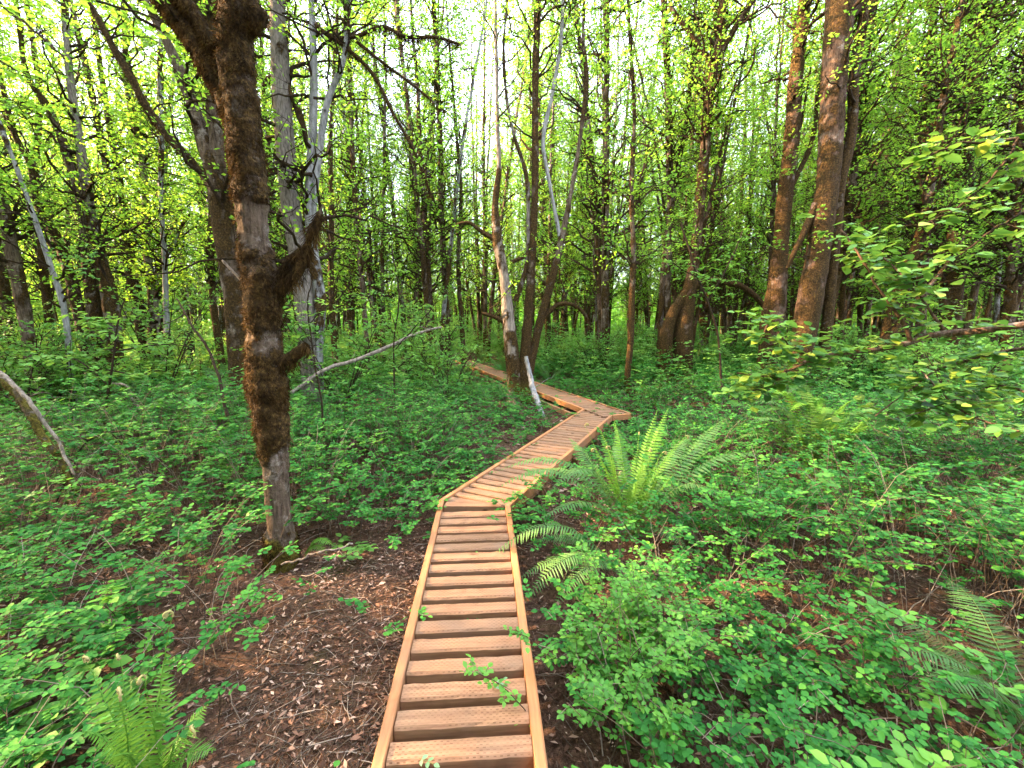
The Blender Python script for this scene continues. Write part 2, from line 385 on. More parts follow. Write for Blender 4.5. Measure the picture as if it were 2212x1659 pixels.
# section one stops and section two starts at the bend's mitre line L12-R12 (both stay clear of it)
def clip_side(p, L, q0, e, side):
    """keep the stretch of plank (centre c, dir d, length L) on one side of the line q0+e*t; returns new (c,d,L) or None"""
    c, d, _ = p; nrm = np.array([-d[1], d[0]]); en = np.array([-e[1], e[0]]) * side
    ts = np.linspace(-L / 2, L / 2, 81); ok = np.ones(81, bool)
    for k in (-PW / 2, PW / 2):
        pts = c + d * k + nrm * ts[:, None]; ok &= ((pts - q0) @ en) > .004
    if ok.sum() < 14: return None
    lo, hi = ts[ok].min(), ts[ok].max(); return (c + nrm * (lo + hi) / 2, d, hi - lo)
sec1 = [p for p in planks if (p[0] - A0) @ d1 < (R12 - A0) @ d1 - .05]; planks = []
s0_ = (R12 - PB) @ d2; lay(PB, d2, np.linalg.norm(PC - PB) + 1.4, inn, s0_ + .06); sec2 = planks; planks = []
lay(far_a + nE, d3, 11.3, inn, .075); sec3 = planks
e12 = unit(R12 - L12); o2 = []
for p in sec1:
    o2.append(p)
for p in sec2:
    q = clip_side(p, p[2], near_a, d3, +1)  # ends at the near rail line of section three
    if q: o2.append(q)
o2 = [p for p in o2 if p[0][1] > -.3]
o2 += sec3
for c, d, L in o2[:96]:
    nrm = np.array([d[1], -d[0]])
    pk = box_obj('plank', PLANK, bw, (c[0] + rng.normal(0, .001), c[1], DECK + rng.normal(0, .0015)), nrm, L - .004, PW + rng.normal(0, .0015), .072, .010)
pivot = R12 + unit(L12 - R12) * .05                                        # two tapered planks fill the wedge of the bend
n1_, n2_ = np.array([-d1[1], d1[0]]), np.array([-d2[1], d2[0]])
for k in (0, 1):
    t_ = (k + .5) / 2 * .74 + .13; ax = unit(n1_ * (1 - t_) + n2_ * t_); hit = min(isect(pivot, ax, L12 - d1, d1) @ ax, isect(pivot, ax, L12, d2) @ ax) - pivot @ ax - .035
    px_ = np.array([-ax[1], ax[0]]); V = []
    for z in (0, -.072):
        for (u_, w_) in ((0.0, .008), (hit, .008 + hit * .085), (hit, -.008 - hit * .085), (0.0, -.008)):
            q = pivot + ax * u_ + px_ * w_ + d1 * (k * .012 - .004); V.append((q[0], q[1], DECK + z + .001))
    G().add(V, np.array([[0, 1, 2, 3][::-1], [7, 6, 5, 4][::-1], [0, 4, 5, 1][::-1], [1, 5, 6, 2][::-1], [2, 6, 7, 3][::-1], [3, 7, 4, 0][::-1]])).build('plank', PLANK, bw, smooth=False)
g = G()
for c, d, L in o2[96:]:
    nrm = np.array([d[1], -d[0]]); q = np.array([c - nrm * L / 2 - d * PW / 2, c + nrm * L / 2 - d * PW / 2, c + nrm * L / 2 + d * PW / 2, c - nrm * L / 2 + d * PW / 2])
    V = np.concatenate([np.c_[q, np.full(4, DECK)], np.c_[q, np.full(4, DECK - .038)]])
    g.add(V, np.array([[0, 1, 2, 3], [7, 6, 5, 4], [0, 4, 5, 1], [1, 5, 6, 2], [2, 6, 7, 3], [3, 7, 4, 0]]))
fp = g.build('plank', PLANK, bw, smooth=False); fp['kind'] = 'stuff'
for (a, b), d, (e0, e1) in zip(segs, (d1, d2, d3), ((0, -.08), (.1, -.1), (.3, 0))):      # ledgers just inside the rails carry the planks
    for sgn in (1, -1):
        o_ = off(a, b, sgn * (HALF - RW - .022)); rail(a + o_ + d * e0, b + o_ + d * e1, 'stringer', -.0745, .09, UNDERW, .038)
def post(p):
    box_obj('post', UNDERW, bw, (p[0], p[1], DECK - .135), d2, .09, .09, DECK - .135 + .08, .004)
for p in (R12 + d2 * .9 , R12 + d2 * 1.9, R12 + d2 * 2.9, R2 - d2 * .08, L12 + d2 * 1.4, L12 + d2 * 2.8, near_a + d3 * .8, near_a + d3 * 2.0, A0 + d1 * 2.2 + nl[0], A0 + d1 * 2.2 - nl[0]): post(p)

# ------------------------------------------------------------------ trees
def grow(r, stems, nb, t0, t1, Lr, el=(15, 60), ntw=5, nlf=17, leaf=(.06, .1), droop=.0, twig=(.3, .8), rfac=.35, rmax=.03, six=False, aspect=.62, t_pow=1.0):
    """side branches, twigs and leaves for stems [(pts, radii)]"""
    gb, gl = G(), G()
    lens = np.array([np.linalg.norm(np.diff(p, axis=0), axis=1).sum() for p, _ in stems]); pr = lens / lens.sum()
    si = r.choice(len(stems), nb, p=pr); t = t0 + (t1 - t0) * r.random(nb) ** t_pow
    P0 = np.zeros((nb, 3)); R0 = np.zeros(nb)
    for k in range(nb):
        p, rd = stems[si[k]]; x = t[k] * (len(p) - 1); i = min(int(x), len(p) - 2); f = x - i
        P0[k] = p[i] * (1 - f) + p[i + 1] * f; R0[k] = min(rmax, rfac * (rd[i] * (1 - f) + rd[i + 1] * f))
    L = r.uniform(*Lr, nb) * (1.15 - .6 * t); e = np.radians(r.uniform(*el, nb)); az = r.uniform(0, 2 * math.pi, nb)
    D = np.stack([np.cos(e) * np.cos(az), np.cos(e) * np.sin(az), np.sin(e)], -1)
    m = 9; s_ = np.linspace(0, 1, m)
    P = P0[:, None] + D[:, None] * (L[:, None] * s_)[..., None]
    P[..., 2] += (L[:, None] * (r.uniform(-.25, .3, nb)[:, None] - droop) * s_ ** 2)
    jit = np.cumsum(r.normal(0, .035, (nb, m, 3)), 1) * L[:, None, None]; jit[:, 0] = 0; P += jit
    Rr = np.maximum(R0[:, None] * (1 - .85 * s_), .0035) * (1 + .55 * r.random((nb, m)))
    V, Q = tubes(P, Rr, 5); gb.add(V, Q, moss=.55)
    N = nb * ntw; bi = np.repeat(np.arange(nb), ntw); s2 = r.uniform(.2, 1, N); x = s2 * (m - 1); i = np.minimum(x.astype(int), m - 2); f = (x - i)[:, None]
    B = P[bi, i] * (1 - f) + P[bi, i + 1] * f; TD = unit(D[bi] * .7 + rdir(r, N, -.5, .9)); TL = r.uniform(*twig, N)
    m2 = 6; u_ = np.linspace(0, 1, m2); PT = B[:, None] + TD[:, None] * (TL[:, None] * u_)[..., None]
    PT += np.cumsum(r.normal(0, .05, (N, m2, 3)), 1) * TL[:, None, None] * (u_ > 0)[None, :, None]
    RT = (np.maximum(Rr[bi, i] * .45, .003)[:, None] * (1 - .75 * u_)) * (1 + .5 * r.random((N, m2)))
    V, Q = tubes(PT, np.minimum(RT, .008), 3); gb.add(V, Q, moss=.35)
    if nlf:
        M = N * nlf; ti = np.repeat(np.arange(N), nlf); u = r.uniform(.15, 1.05, M); x = np.clip(u, 0, .999) * (m2 - 1); i = np.minimum(x.astype(int), m2 - 2); f = (x - i)[:, None]
        C = PT[ti, i] * (1 - f) + PT[ti, i + 1] * f + r.normal(0, .015, (M, 3))
        sd = unit(np.cross(TD, np.array([0, 0, 1.]))); tn = unit(np.cross(sd, TD) + rdir(r, N) * .55); sgn = np.where(r.random(M) < .5, -1., 1.)[:, None]
        AX = unit(TD[ti] * .6 + sd[ti] * sgn + r.normal(0, .35, (M, 3)) - np.array([0, 0, .15]))
        leaves(gl, C + AX * .02, AX, unit(tn[ti] + rdir(r, M) * .38), (LL := r.uniform(*leaf, M)), LL * aspect * r.uniform(.8, 1.1, M), six,
               rnd=np.clip(.5 * r.random(M) + .5 * r.random(N)[ti], 0, 1), r=r)
    return gb, gl
def moss_blades(g, P, Nn, r, L=(.015, .04), w=.0035, down=.5):
    N = len(P); a = unit(Nn * r.uniform(.05, .6, N)[:, None] + rdir(r, N) * .8 + np.array([0, 0, -down]))
    leaves(g, P, a, unit(rdir(r, N)), r.uniform(*L, N), w, False, rnd=np.clip(1.5 * fbm(P * 16, 77, 3) - .42 + .35 * (r.random(N) - .4), 0, 1), r=r)
def stem_geo(g, pts, rad, mossy, r, seed, sides, lump=.016, blades=None, nbl=0, bl=(.014, .042), bw_=.0042, down=.9):
    """a dense, lumpy trunk tube with moss attribute; optional moss blades into G `blades`"""
    n = len(pts); dz = np.linspace(0, 1, n)
    V, Q = tubes(pts, rad, sides); c = np.repeat(pts, sides, 0); nn = unit(V - c)
    m = .62 * fbm(V * np.array([5.0, 5.0, 3.4]), seed, 3) + .38 * fbm(V * 17, seed + 21, 3); mm = np.repeat(mossy, sides)
    mk = np.clip((m - (.74 - .52 * mm)) * 4.5 + .5, 0, 1) * (mm > .01)
    rr = np.repeat(rad, sides)
    fine = fbm(V * 22, seed + 5, 2) - .5
    V = V + nn * (mk * lump * (.6 + 1.2 * fbm(V * 9, seed + 8, 2)) + rr * .10 * (fbm(V * 3.2, seed + 3, 2) - .5) + .75 * lump * fine * (.3 + mk))[:, None]
    g.add(V, Q, moss=mk)
    if blades is not None and nbl:
        ok = np.nonzero(mk > .45)[0]
        if len(ok):
            wk = np.clip(fbm(V[ok] * 11, seed + 41, 2) * 2.4 - .62, .04, 1) * mk[ok]; pick = r.choice(ok, nbl, p=wk / wk.sum())
            lo = np.minimum(pick + sides, len(V) - 1); f = r.random(nbl)[:, None]; f2 = r.random(nbl)[:, None]; nxt = (pick // sides) * sides + (pick % sides + 1) % sides
            P = V[pick] + (V[lo] - V[pick]) * f + (V[nxt] - V[pick]) * f2
            moss_blades(blades, P, nn[pick], r, bl, bw_, down)
    return V
def hero(name, label, Y, stems, bark=BARK, limbs=(), seed=1, nb=0, t0=.25, t1=1.0, Lr=(.6, 1.8), ntw=5, nlf=14, leaf=(.05, .085), ext=4.0, moss=.6, sides=14, blades=0,
         el=(5, 55), category='tree', group=None, droop=.0, lump=None, flare=1.35, crown_mat=None, six=False, bark2=None, seg=.09, tp=1.0, wsc=1.0):
    """a tree traced on the photograph: stems and limbs are lists of (px, py, width_px[, mossiness[, dy]]) at distance Y"""
    r = np.random.default_rng(seed); S3 = []
    def conv(pl, ground, extend):
        out = []
        for q in pl:
            dy = q[4] if len(q) > 4 else 0; p = at(q[0], q[1], Y + dy); Z = p[1] * math.cos(PITCH) - (p[2] - CZ) * math.sin(PITCH)
            out.append([*p, q[2] / 2 / F * Z, q[3] if len(q) > 3 and q[3] is not None else moss])
        out = np.array(out)
        if ground:
            z = float(zt(out[0, 0], out[0, 1]))
            if out[0, 2] > z + .02:
                d = out[0] - out[1]; k = np.clip((out[0, 2] - z) / max(-d[2], .2), 0, 2) * .4; b = out[0].copy(); b[:2] += d[:2] * k; b[2] = z - .08; b[3] *= flare; out = np.vstack([b, out])
            else: out[0, 2] = z - .08
        if extend:
            d = unit(out[-1, :3] - out[-2, :3]); b = out[-1].copy(); c = b.copy(); b[:3] += d * extend * .5; b[3] *= .6; c[:3] += d * extend + np.array([0, 0, .2]); c[3] *= .12; out = np.vstack([out, b, c])
        L = np.linalg.norm(np.diff(out[:, :3], axis=0), axis=1).sum(); s5 = spline(out, max(8, int(L / seg)))
        s5[:, 3] = np.maximum(s5[:, 3], .004); s5[:, 4] = np.clip(s5[:, 4], 0, 1)
        return s5
    fur = (.012 if blades else 0) + (lump if lump is not None else .02 * min(1, 3.0 / Y) + .008) * 1.0
    def thin(s5):
        s5[:, 3] = np.maximum(s5[:, 3] * .5, wsc * s5[:, 3] - fur * s5[:, 4]); return s5
    sp = [thin(conv(pl, True, ext)) for pl in stems]
    base = sp[0][0, :3].copy(); base[2] = float(zt(base[0], base[1]))
    root = thing(name, base, label, category, group)
    gm = G(); lp = lump if lump is not None else .02 * min(1, 3.0 / Y) + .008
    per = blades // max(1, len(sp)) if blades else 0
    bk = bark2 if bark2 else [bark] * len(sp)
    for k, s5 in enumerate(sp):
        g = G(); stem_geo(g, s5[:, :3], s5[:, 3], s5[:, 4], r, seed * 13 + k, sides, lp, gm, per); g.build('trunk', bk[k], root)
        S3.append((s5[:, :3], s5[:, 3]))
    for k, lb in enumerate(limbs):
        opt = {}
        if isinstance(lb, dict): opt = lb; lb = opt['p']
        s5 = thin(conv(lb, False, opt.get('ext', 0))); s5[-1, 3] = max(.003, s5[-1, 3] * .5)
        g = G(); stem_geo(g, s5[:, :3], s5[:, 3], s5[:, 4], r, seed * 31 + k, max(7, sides // 2), lp * opt.get('lump', .9), gm, int(opt.get('bl', per * .12)), opt.get('len', (.015, .045)), down=1.3)
        g.build('limb', opt.get('mat', bark), root)
        if opt.get('grow', True): S3.append((s5[:, :3], s5[:, 3]))
    if gm.n: gm.build('moss', MOSS, root)
    if nb:
        gb, gl = grow(r, S3, nb, t0, t1, Lr, el, ntw, nlf, leaf, droop, six=six, t_pow=tp)
        gb.build('branches', TWIG, root)
        if gl.n: gl.build('crown', crown_mat or L_CANOPY, root, smooth=True)
    return root

# the big mossy trunk beside the near boardwalk
hero('mossy_tree', 'big brown moss-furred trunk standing nearest on the left of the boardwalk', 2.86,
     [[(612, 1262, 84, 1), (608, 1185, 78, 1), (603, 1120, 62, .22), (596, 1040, 60, .14), (592, 985, 66, .42), (590, 940, 74, .72), (580, 850, 82, .85), (576, 790, 76, .55), (570, 730, 74, .40),
       (568, 660, 84, .85), (566, 600, 80, .55), (553, 540, 72, .45), (546, 450, 76, .5), (540, 400, 82, .9), (528, 300, 82, .95), (520, 220, 84, .85), (510, 130, 86, .95), (510, 55, 84, 1), (520, 20, 96, 1), (516, -30, 80, .9), (520, -120, 70, .8)]],
     BARK, limbs=[
         [(505, 262, 40, .9), (480, 196, 36, .9), (446, 134, 33, .9), (404, 67, 28, .9), (352, 0, 24, .9), (310, -60, 20, .8)],
         [(478, 176, 32, .9), (462, 122, 30, .95), (438, 62, 27, .95), (394, 0, 24, .9), (360, -50, 20, .9)],
         {'p': [(588, 622, 18, 1), (606, 596, 14, 1), (628, 562, 10, 1), (652, 542, 6, 1)], 'bl': 900, 'len': (.03, .11), 'lump': .8, 'grow': False},
         {'p': [(580, 640, 26, 1), (612, 618, 20, 1), (640, 590, 15, 1), (655, 560, 8, 1), (666, 525, 6, .8), (680, 492, 8, 1), (688, 470, 7, .8), (698, 440, 4, .2)], 'bl': 1500, 'len': (.03, .12), 'lump': .8, 'grow': False},
         {'p': [(600, 790, 20, 1), (628, 772, 15, 1), (650, 758, 11, 1), (664, 746, 5, .9)], 'bl': 800, 'len': (.025, .08), 'lump': .8, 'grow': False},
         {'p': [(540, 622, 14, 0), (520, 603, 12, .1), (500, 583, 11, .2), (480, 562, 9, 0)], 'mat': DEAD, 'bl': 40, 'grow': False},
         {'p': [(560, 870, 26, 1), (545, 838, 20, .6), (532, 806, 13, .2)], 'bl': 300, 'mat': TWIG, 'grow': False},
         {'p': [(540, 60, 30, 1), (556, 40, 24, 1), (562, 20, 14, 1)], 'bl': 500, 'grow': False}],
     seed=3, nb=26, t0=.62, t1=1, Lr=(.7, 1.8), ntw=4, nlf=11, leaf=(.04, .07), ext=5, moss=.85, sides=52, blades=60000, seg=.018, lump=.026, wsc=.88)
hero('forked_tree', 'dark forked tree right behind the nearest mossy trunk with a long mossy limb', 7.0,
     [[(518, 780, 44, .8), (505, 640, 42, .5), (492, 540, 44, .6), (480, 465, 44, .6), (465, 372, 42, .5), (432, 274, 28, .4), (390, 155, 24, .4), (335, 41, 18, .4), (296, -30, 14)],
      ], BARK,
     limbs=[{'p': [(500, 600, 30, .5), (486, 480, 32, .5), (474, 380, 32, .4), (463, 250, 28, .4), (456, 120, 24, .4), (446, 0, 20)], 'ext': 4}, {'p': [(502, 468, 20, .6), (478, 430, 14, .5), (452, 400, 14, .4), (418, 352, 14, .7), (384, 318, 22, 1), (345, 270, 20, 1), (312, 224, 15, .8), (280, 160, 17, 1), (248, 108, 16, 1), (220, 55, 12, .8), (190, 0, 9, .8)], 'bl': 3200, 'len': (.04, .13), 'lump': 1.0, 'grow': True}],
     seed=5, nb=80, t0=.3, Lr=(.8, 2.2), nlf=11, sides=18, blades=3500)
hero('grey_tree', 'grey ridged trunk with pale upright stems just right of the nearest mossy trunk', 7.4,
     [[(674, 806, 44, .15), (662, 680, 44, .15), (652, 575, 48, .35), (632, 475, 40, .15), (617, 320, 40, .25), (606, 165, 38, .3), (598, 10, 32, .3)],
      [(686, 780, 24, .5), (690, 640, 26, .6), (676, 545, 24, .5), (668, 440, 19, 0), (674, 310, 18, .1), (678, 150, 16, .1), (674, 30, 14, .2), (672, -30, 12)],
      ], GREY, bark2=[GREY, PALE],
     limbs=[{'p': [(676, 470, 14, .3), (690, 330, 15, .2), (708, 220, 14, .2), (742, 130, 13, .3), (752, 0, 12, .4)], 'mat': PALE, 'ext': 4}, [(625, 390, 16, 1), (605, 372, 14, 1), (575, 376, 10, 1)], [(617, 305, 14, 1), (596, 298, 12, 1), (574, 300, 9, 1)],
            [(606, 180, 20, 1), (585, 170, 18, 1), (566, 195, 10, 1)], [(610, 150, 18, .9), (622, 190, 16, 1), (650, 250, 12, 1), (664, 320, 8, 1)],
            {'p': [(680, 55, 12, .9), (747, 103, 11, 1), (800, 153, 9, 1), (852, 250, 7, 1), (902, 340, 5, 1), (930, 420, 3, 1)], 'bl': 2400, 'len': (.04, .13), 'lump': .7},
            {'p': [(720, 85, 9, 1), (770, 78, 8, 1), (830, 58, 7, 1), (872, 78, 7, 1), (950, 82, 4, 1), (990, 95, 3, 1)], 'bl': 2600, 'len': (.04, .14), 'lump': .8},
            {'p': [(770, 90, 6, 1), (820, 130, 6, 1), (900, 190, 4, 1), (960, 240, 3, .8)], 'bl': 1100, 'len': (.03, .11), 'lump': .7}],
     seed=8, nb=150, t0=.25, Lr=(.8, 2.4), nlf=8, sides=18, blades=1500, droop=.15)
# left clumps
hero('leaning_tree_clump', 'clump of three leaning brown trunks between the left edge and the mossy trunk', 9.0,
     [[(192, 790, 24), (170, 671, 22), (124, 516, 18, .7), (77, 429, 14, .9), (67, 361, 12, .9), (31, 289, 11), (10, 206, 10), (-20, 90, 9)],
      [(224, 812, 26), (206, 697, 26), (191, 568, 24), (176, 439, 19, .3), (146, 335, 17, .4), (103, 232, 13, .4), (62, 170, 11), (40, 40, 9)],
      [(250, 780, 30, .8), (237, 645, 30, .7), (218, 568, 26, .8), (196, 465, 22, .5), (177, 335, 18, .3), (160, 232, 15, .1), (150, 155, 14, .1), (139, 0, 11)]], BARK, bark2=[BARK, BARK, GREY],
     limbs=[[(160, 610, 14, 1), (130, 560, 13, 1), (96, 510, 10, 1)]], seed=11, nb=150, t0=.2, Lr=(.6, 2.0), nlf=13, sides=14, blades=2500)
hero('slanting_tree', 'brown tree slanting out of the left edge of the picture', 8.0,
     [[(74, 836, 26, .4), (57, 700, 24, .4), (31, 570, 24, .4), (10, 465, 22, .4), (-8, 400, 20)]], BARK, seed=12, nb=45, t0=.3, nlf=14, sides=14, blades=500)
hero('pale_sapling', 'thin pale lichen-spotted stem leaning left between brown trunks at far left', 7.5,
     [[(152, 800, 11, 0), (139, 671, 11, 0), (104, 558, 10, .1), (63, 439, 9, .1), (35, 361, 8, .2), (-10, 240, 7)]], PALE, seed=13, nb=40, t0=.25, nlf=13, ext=2)
hero('slim_tree', 'slim upright tree with pale forked stem left of the broken snag', 10.0,
     [[(370, 830, 17, .7), (364, 770, 14, .8), (359, 671, 11, .1), (356, 563, 10, .1), (347, 413, 9, .3), (349, 310, 9), (345, 150, 8), (350, 20, 7)]], PALE, limbs=[[(356, 560, 6, .6), (375, 530, 6, .6), (386, 498, 6, .5), (410, 462, 4, .4)]], seed=14, nb=90, t0=.25, nlf=15, ext=3)
hero('leafy_pole_tree', 'straight tree with leafy stem standing left of the slim pale tree', 11.0,
     [[(326, 800, 17, .6), (330, 645, 16, .5), (316, 516, 15, .5), (310, 361, 13, .4), (295, 284, 12), (280, 222, 11), (270, 60, 10), (266, -30, 8)],
      [(356, 780, 14, .3), (337, 651, 13, .3), (325, 594, 10, .5), (316, 500, 7)]], GREY, seed=15, nb=150, t0=.2, Lr=(.5, 1.5), nlf=20, ext=3)
hero('twisted_tree', 'crooked mossy tree directly left of the forked tree', 10.5,
     [[(478, 780, 15, .8), (460, 645, 13, .8), (455, 520, 12, .7), (462, 400, 9), (470, 280, 8), (455, 120, 7)]], BARK, seed=16, nb=70, t0=.2, nlf=14, ext=3)
hero('thin_edge_tree', 'thin dark tree at the far left edge behind the slanting tree', 12.0,
     [[(30, 790, 18), (10, 620, 16), (-4, 500, 14), (-20, 350, 12)], [(113, 760, 15, .8), (98, 620, 14, .8), (88, 516, 12), (78, 380, 10), (84, 200, 9), (60, 20, 8)]], BARK, seed=17, nb=110, t0=.2, nlf=15, ext=3)
# slim stems between the grey tree and the centre clump
hero('slender_tree', 'slender upright stem standing at mid-left beyond the long pale dead branch', 11.5,
     [[(797, 800, 13, .6), (779, 575, 11, .5), (768, 439, 10, .5), (758, 258, 9), (752, 0, 8)]], BARK, seed=18, nb=90, t0=.15, nlf=14, ext=4)
hero('slender_tree', 'slender dark stem right of the grey trunk, with drooping twigs', 10.0,
     [[(724, 780, 12, .8), (715, 600, 11, .8), (716, 465, 10, .8), (714, 300, 8), (722, 150, 7)]], BARK, seed=19, nb=70, t0=.15, nlf=11, ext=3)
hero('dark_pole_tree', 'pair of dark leafless lower stems left of the centre clump', 14.0,
     [[(968, 750, 14, .6), (954, 470, 12, .5), (949, 259, 11), (940, 60, 9)], [(1000, 745, 10), (990, 560, 9), (996, 420, 7), (985, 280, 6)]], BARK, seed=20, nb=140, t0=.25, nlf=13, ext=4)
# centre clump
hero('tree_clump', 'clump of mossy and pale lichened stems beside the boardwalk bend, centre', 9.3,
     [[(1113, 840, 44, .7), (1105, 760, 37, .7), (1098, 690, 32, .4), (1088, 594, 25, .15), (1074, 516, 27, .6), (1070, 439, 18, .8), (1078, 361, 14, .5), (1075, 284, 10, 0), (1073, 155, 9, 0), (1070, 0, 8, 0)],
      [(1130, 840, 38, .9), (1140, 690, 26, .8), (1150, 545, 21, .7), (1156, 361, 19, .7), (1156, 181, 18, .7), (1162, 0, 18, .7)],
      [(1140, 830, 26, .9), (1152, 760, 22, .9), (1168, 690, 23, .9), (1192, 605, 21, .8), (1213, 516, 17, .3), (1234, 413, 13, .4), (1255, 284, 12, .5), (1267, 175, 14, .9), (1260, 80, 9, .3), (1262, 0, 9)],
      ],
     BARK, bark2=[DEAD, BARK, BARK],
     limbs=[{'p': [(1209, 510, 12, .3), (1186, 388, 10, .2), (1173, 310, 11, .1), (1192, 207, 11, .3), (1210, 103, 11, .3), (1217, 0, 11, .3)], 'mat': PALE, 'ext': 4},
            {'p': [(1114, 650, 16, .8), (1136, 579, 13, .6), (1141, 466, 12, .4), (1139, 393, 12, .5), (1105, 270, 9), (1088, 130, 8), (1096, -10, 7)], 'mat': GREY, 'ext': 3},
            [(1100, 705, 16, .9), (1080, 690, 14, 1), (1055, 680, 12, 1), (1040, 676, 9, .8)], [(1075, 520, 20, 1), (1040, 500, 12, 1), (1010, 480, 7, .8), (985, 485, 4, .5)],
            [(1106, 566, 12, .9), (1135, 552, 11, .8), (1150, 540, 9, .5)], [(1170, 690, 14, 1), (1215, 655, 12, 1), (1250, 665, 10, 1), (1270, 690, 6, .8)]],
     seed=22, wsc=.84, nb=170, t0=.42, Lr=(.7, 2.2), el=(20, 70), nlf=10, sides=18, blades=5200, flare=1.2)
# right side
hero('bent_tree', 'mossy trunk with a low arching limb, right of the boardwalk bend', 11.0,
     [[(1474, 800, 46, .9), (1476, 720, 40, .9), (1486, 650, 30, .8), (1500, 560, 22, .5), (1512, 440, 22, .5), (1522, 330, 22, .4), (1534, 200, 20, .5), (1546, 128, 18, .5), (1560, 10, 14)],
      [(1438, 790, 34, .95), (1442, 710, 28, .9), (1462, 660, 22, .9), (1490, 620, 18, .8), (1504, 560, 12)]], WARM,
     limbs=[[(1542, 140, 16, .6), (1587, 62, 13, .6), (1624, 0, 11, .6), (1650, -60, 9)], [(1538, 138, 14, .6), (1486, 67, 11, .6), (1444, 10, 9, .6)],
            {'p': [(1492, 625, 18, 1), (1525, 606, 16, 1), (1556, 608, 15, 1), (1600, 618, 14, 1), (1634, 642, 13, 1), (1658, 672, 12, 1)], 'bl': 900, 'len': (.04, .1), 'lump': 1.3, 'grow': False}],
     seed=25, nb=170, t0=.42, Lr=(.8, 2.4), nlf=11, sides=16, blades=3500)
hero('straight_tree', 'straight dark stem between the arching trunk and the boardwalk end board', 12.0,
     [[(1448, 780, 18, .7), (1440, 620, 16, .6), (1448, 450, 16, .5), (1445, 300, 15, .5), (1440, 120, 13), (1434, 0, 12)],
      [(1424, 775, 14, .7), (1440, 520, 12, .6), (1462, 380, 9), (1490, 200, 8), (1500, 50, 7)]], BARK, seed=26, nb=150, t0=.38, nlf=11, ext=4)
hero('slim_mossy_tree', 'slim mossy stem rising from the ferns just behind the boardwalk corner', 9.4,
     [[(1354, 826, 13, .9), (1362, 740, 13, .9), (1365, 640, 12, .8), (1368, 560, 11, .6), (1364, 414, 9, .4), (1370, 250, 7), (1362, 100, 6)]], BARK, seed=27, nb=80, t0=.3, nlf=13, ext=2)
hero('double_trunk_tree', 'tall tree with a mossy lower stem, left one of the two big right trunks', 10.2,
     [[(1668, 760, 42, .5), (1676, 660, 40, .55), (1683, 568, 34, .8), (1697, 413, 31, .85), (1712, 284, 30, .55), (1718, 181, 28, .7), (1732, 62, 25, .8), (1740, -10, 24, .5)],
      [(1652, 760, 28, 1), (1655, 690, 24, 1), (1665, 630, 18, .9), (1676, 570, 10, .6)]], WARM,
     limbs=[[(1690, 440, 14, .9), (1755, 300, 11, .8), (1770, 180, 9, .8), (1795, 80, 8, .8)]],
     seed=28, nb=110, t0=.5, nlf=11, sides=18, blades=3000)
hero('large_tree', 'largest trunk on the right, patched with moss, behind the hazel twigs', 8.9,
     [[(1722, 862, 54, 1), (1726, 800, 46, .7), (1740, 700, 48, .85), (1750, 640, 50, .55), (1764, 568, 46, .75), (1780, 450, 46, .75), (1788, 400, 44, .9), (1794, 310, 46, .55), (1802, 155, 48, .5), (1812, 50, 54, .6), (1820, -20, 58, .6)],
      [(1796, 600, 22, .9), (1806, 480, 24, .8), (1815, 392, 22, .7), (1836, 310, 20, .6), (1846, 155, 20, .6), (1872, 0, 18, .6)]], WARM, bark2=[WARM, BARK],
     limbs=[{'p': [(1762, 440, 18, .8), (1738, 500, 15, .8), (1716, 545, 13, .9), (1700, 580, 9, .9)], 'bl': 300}, [(1812, 60, 26, .8), (1850, 20, 22, .7), (1880, -40, 18, .7)]],
     seed=29, nb=120, t0=.5, nlf=10, sides=20, blades=5000)
hero('shaded_tree', 'mossy trunk close behind the largest right trunk', 11.0,
     [[(1772, 826, 24, .9), (1786, 697, 22, .7), (1812, 568, 20, .7), (1838, 413, 19, .6), (1850, 258, 17, .6), (1880, 60, 14)]], BARK, seed=30, nb=160, t0=.2, nlf=13, sides=12, blades=1000)
hero('fallen_leaning_trunk', 'low mossy trunk leaning right behind the hazel twigs', 9.6,
     [[(1796, 826, 22, 1), (1826, 790, 18, 1), (1858, 762, 17, 1), (1905, 742, 15, .9), (1950, 690, 13, .8), (1990, 640, 11)]], BARK, seed=31, nb=16, t0=.4, nlf=8, ext=1.5, sides=12, blades=900)
hero('leaning_tree', 'mossy tree leaning right in the shade behind the hazel twigs', 9.9,
     [[(1882, 836, 24, 1), (1905, 760, 22, 1), (1922, 690, 22, .8), (1955, 590, 22, .7), (1990, 500, 20, .6), (2012, 380, 18), (2026, 280, 15), (2060, 100, 12)]], BARK, seed=32, nb=170, t0=.25, nlf=13, sides=14, blades=1200)
hero('warm_bark_tree', 'reddish upright stem at right lit by low sun', 12.5,
     [[(1985, 800, 22, .5), (1990, 640, 20, .3), (1998, 465, 20, .2), (1996, 330, 18), (2006, 150, 15), (2020, 0, 12)]], WARM, seed=33, nb=170, t0=.25, nlf=13, sides=12)
hero('broad_dark_tree', 'broad dark trunk near the right edge with many bare side branches', 11.5,
     [[(2050, 790, 38, .8), (2055, 640, 38, .7), (2074, 465, 36, .7), (2086, 300, 30, .6), (2110, 150, 26), (2146, 0, 22)]], BARK, seed=34, nb=260, t0=.2, Lr=(1, 2.8), nlf=10, sides=16, blades=1200)
hero('right_edge_tree', 'dark stem at the extreme right edge of the picture', 10.5,
     [[(2170, 800, 22, .7), (2185, 600, 20, .6), (2195, 420, 18), (2215, 200, 16), (2230, 20, 12)]], BARK, seed=35, nb=190, t0=.2, Lr=(.8, 2.2), nlf=14, sides=12)
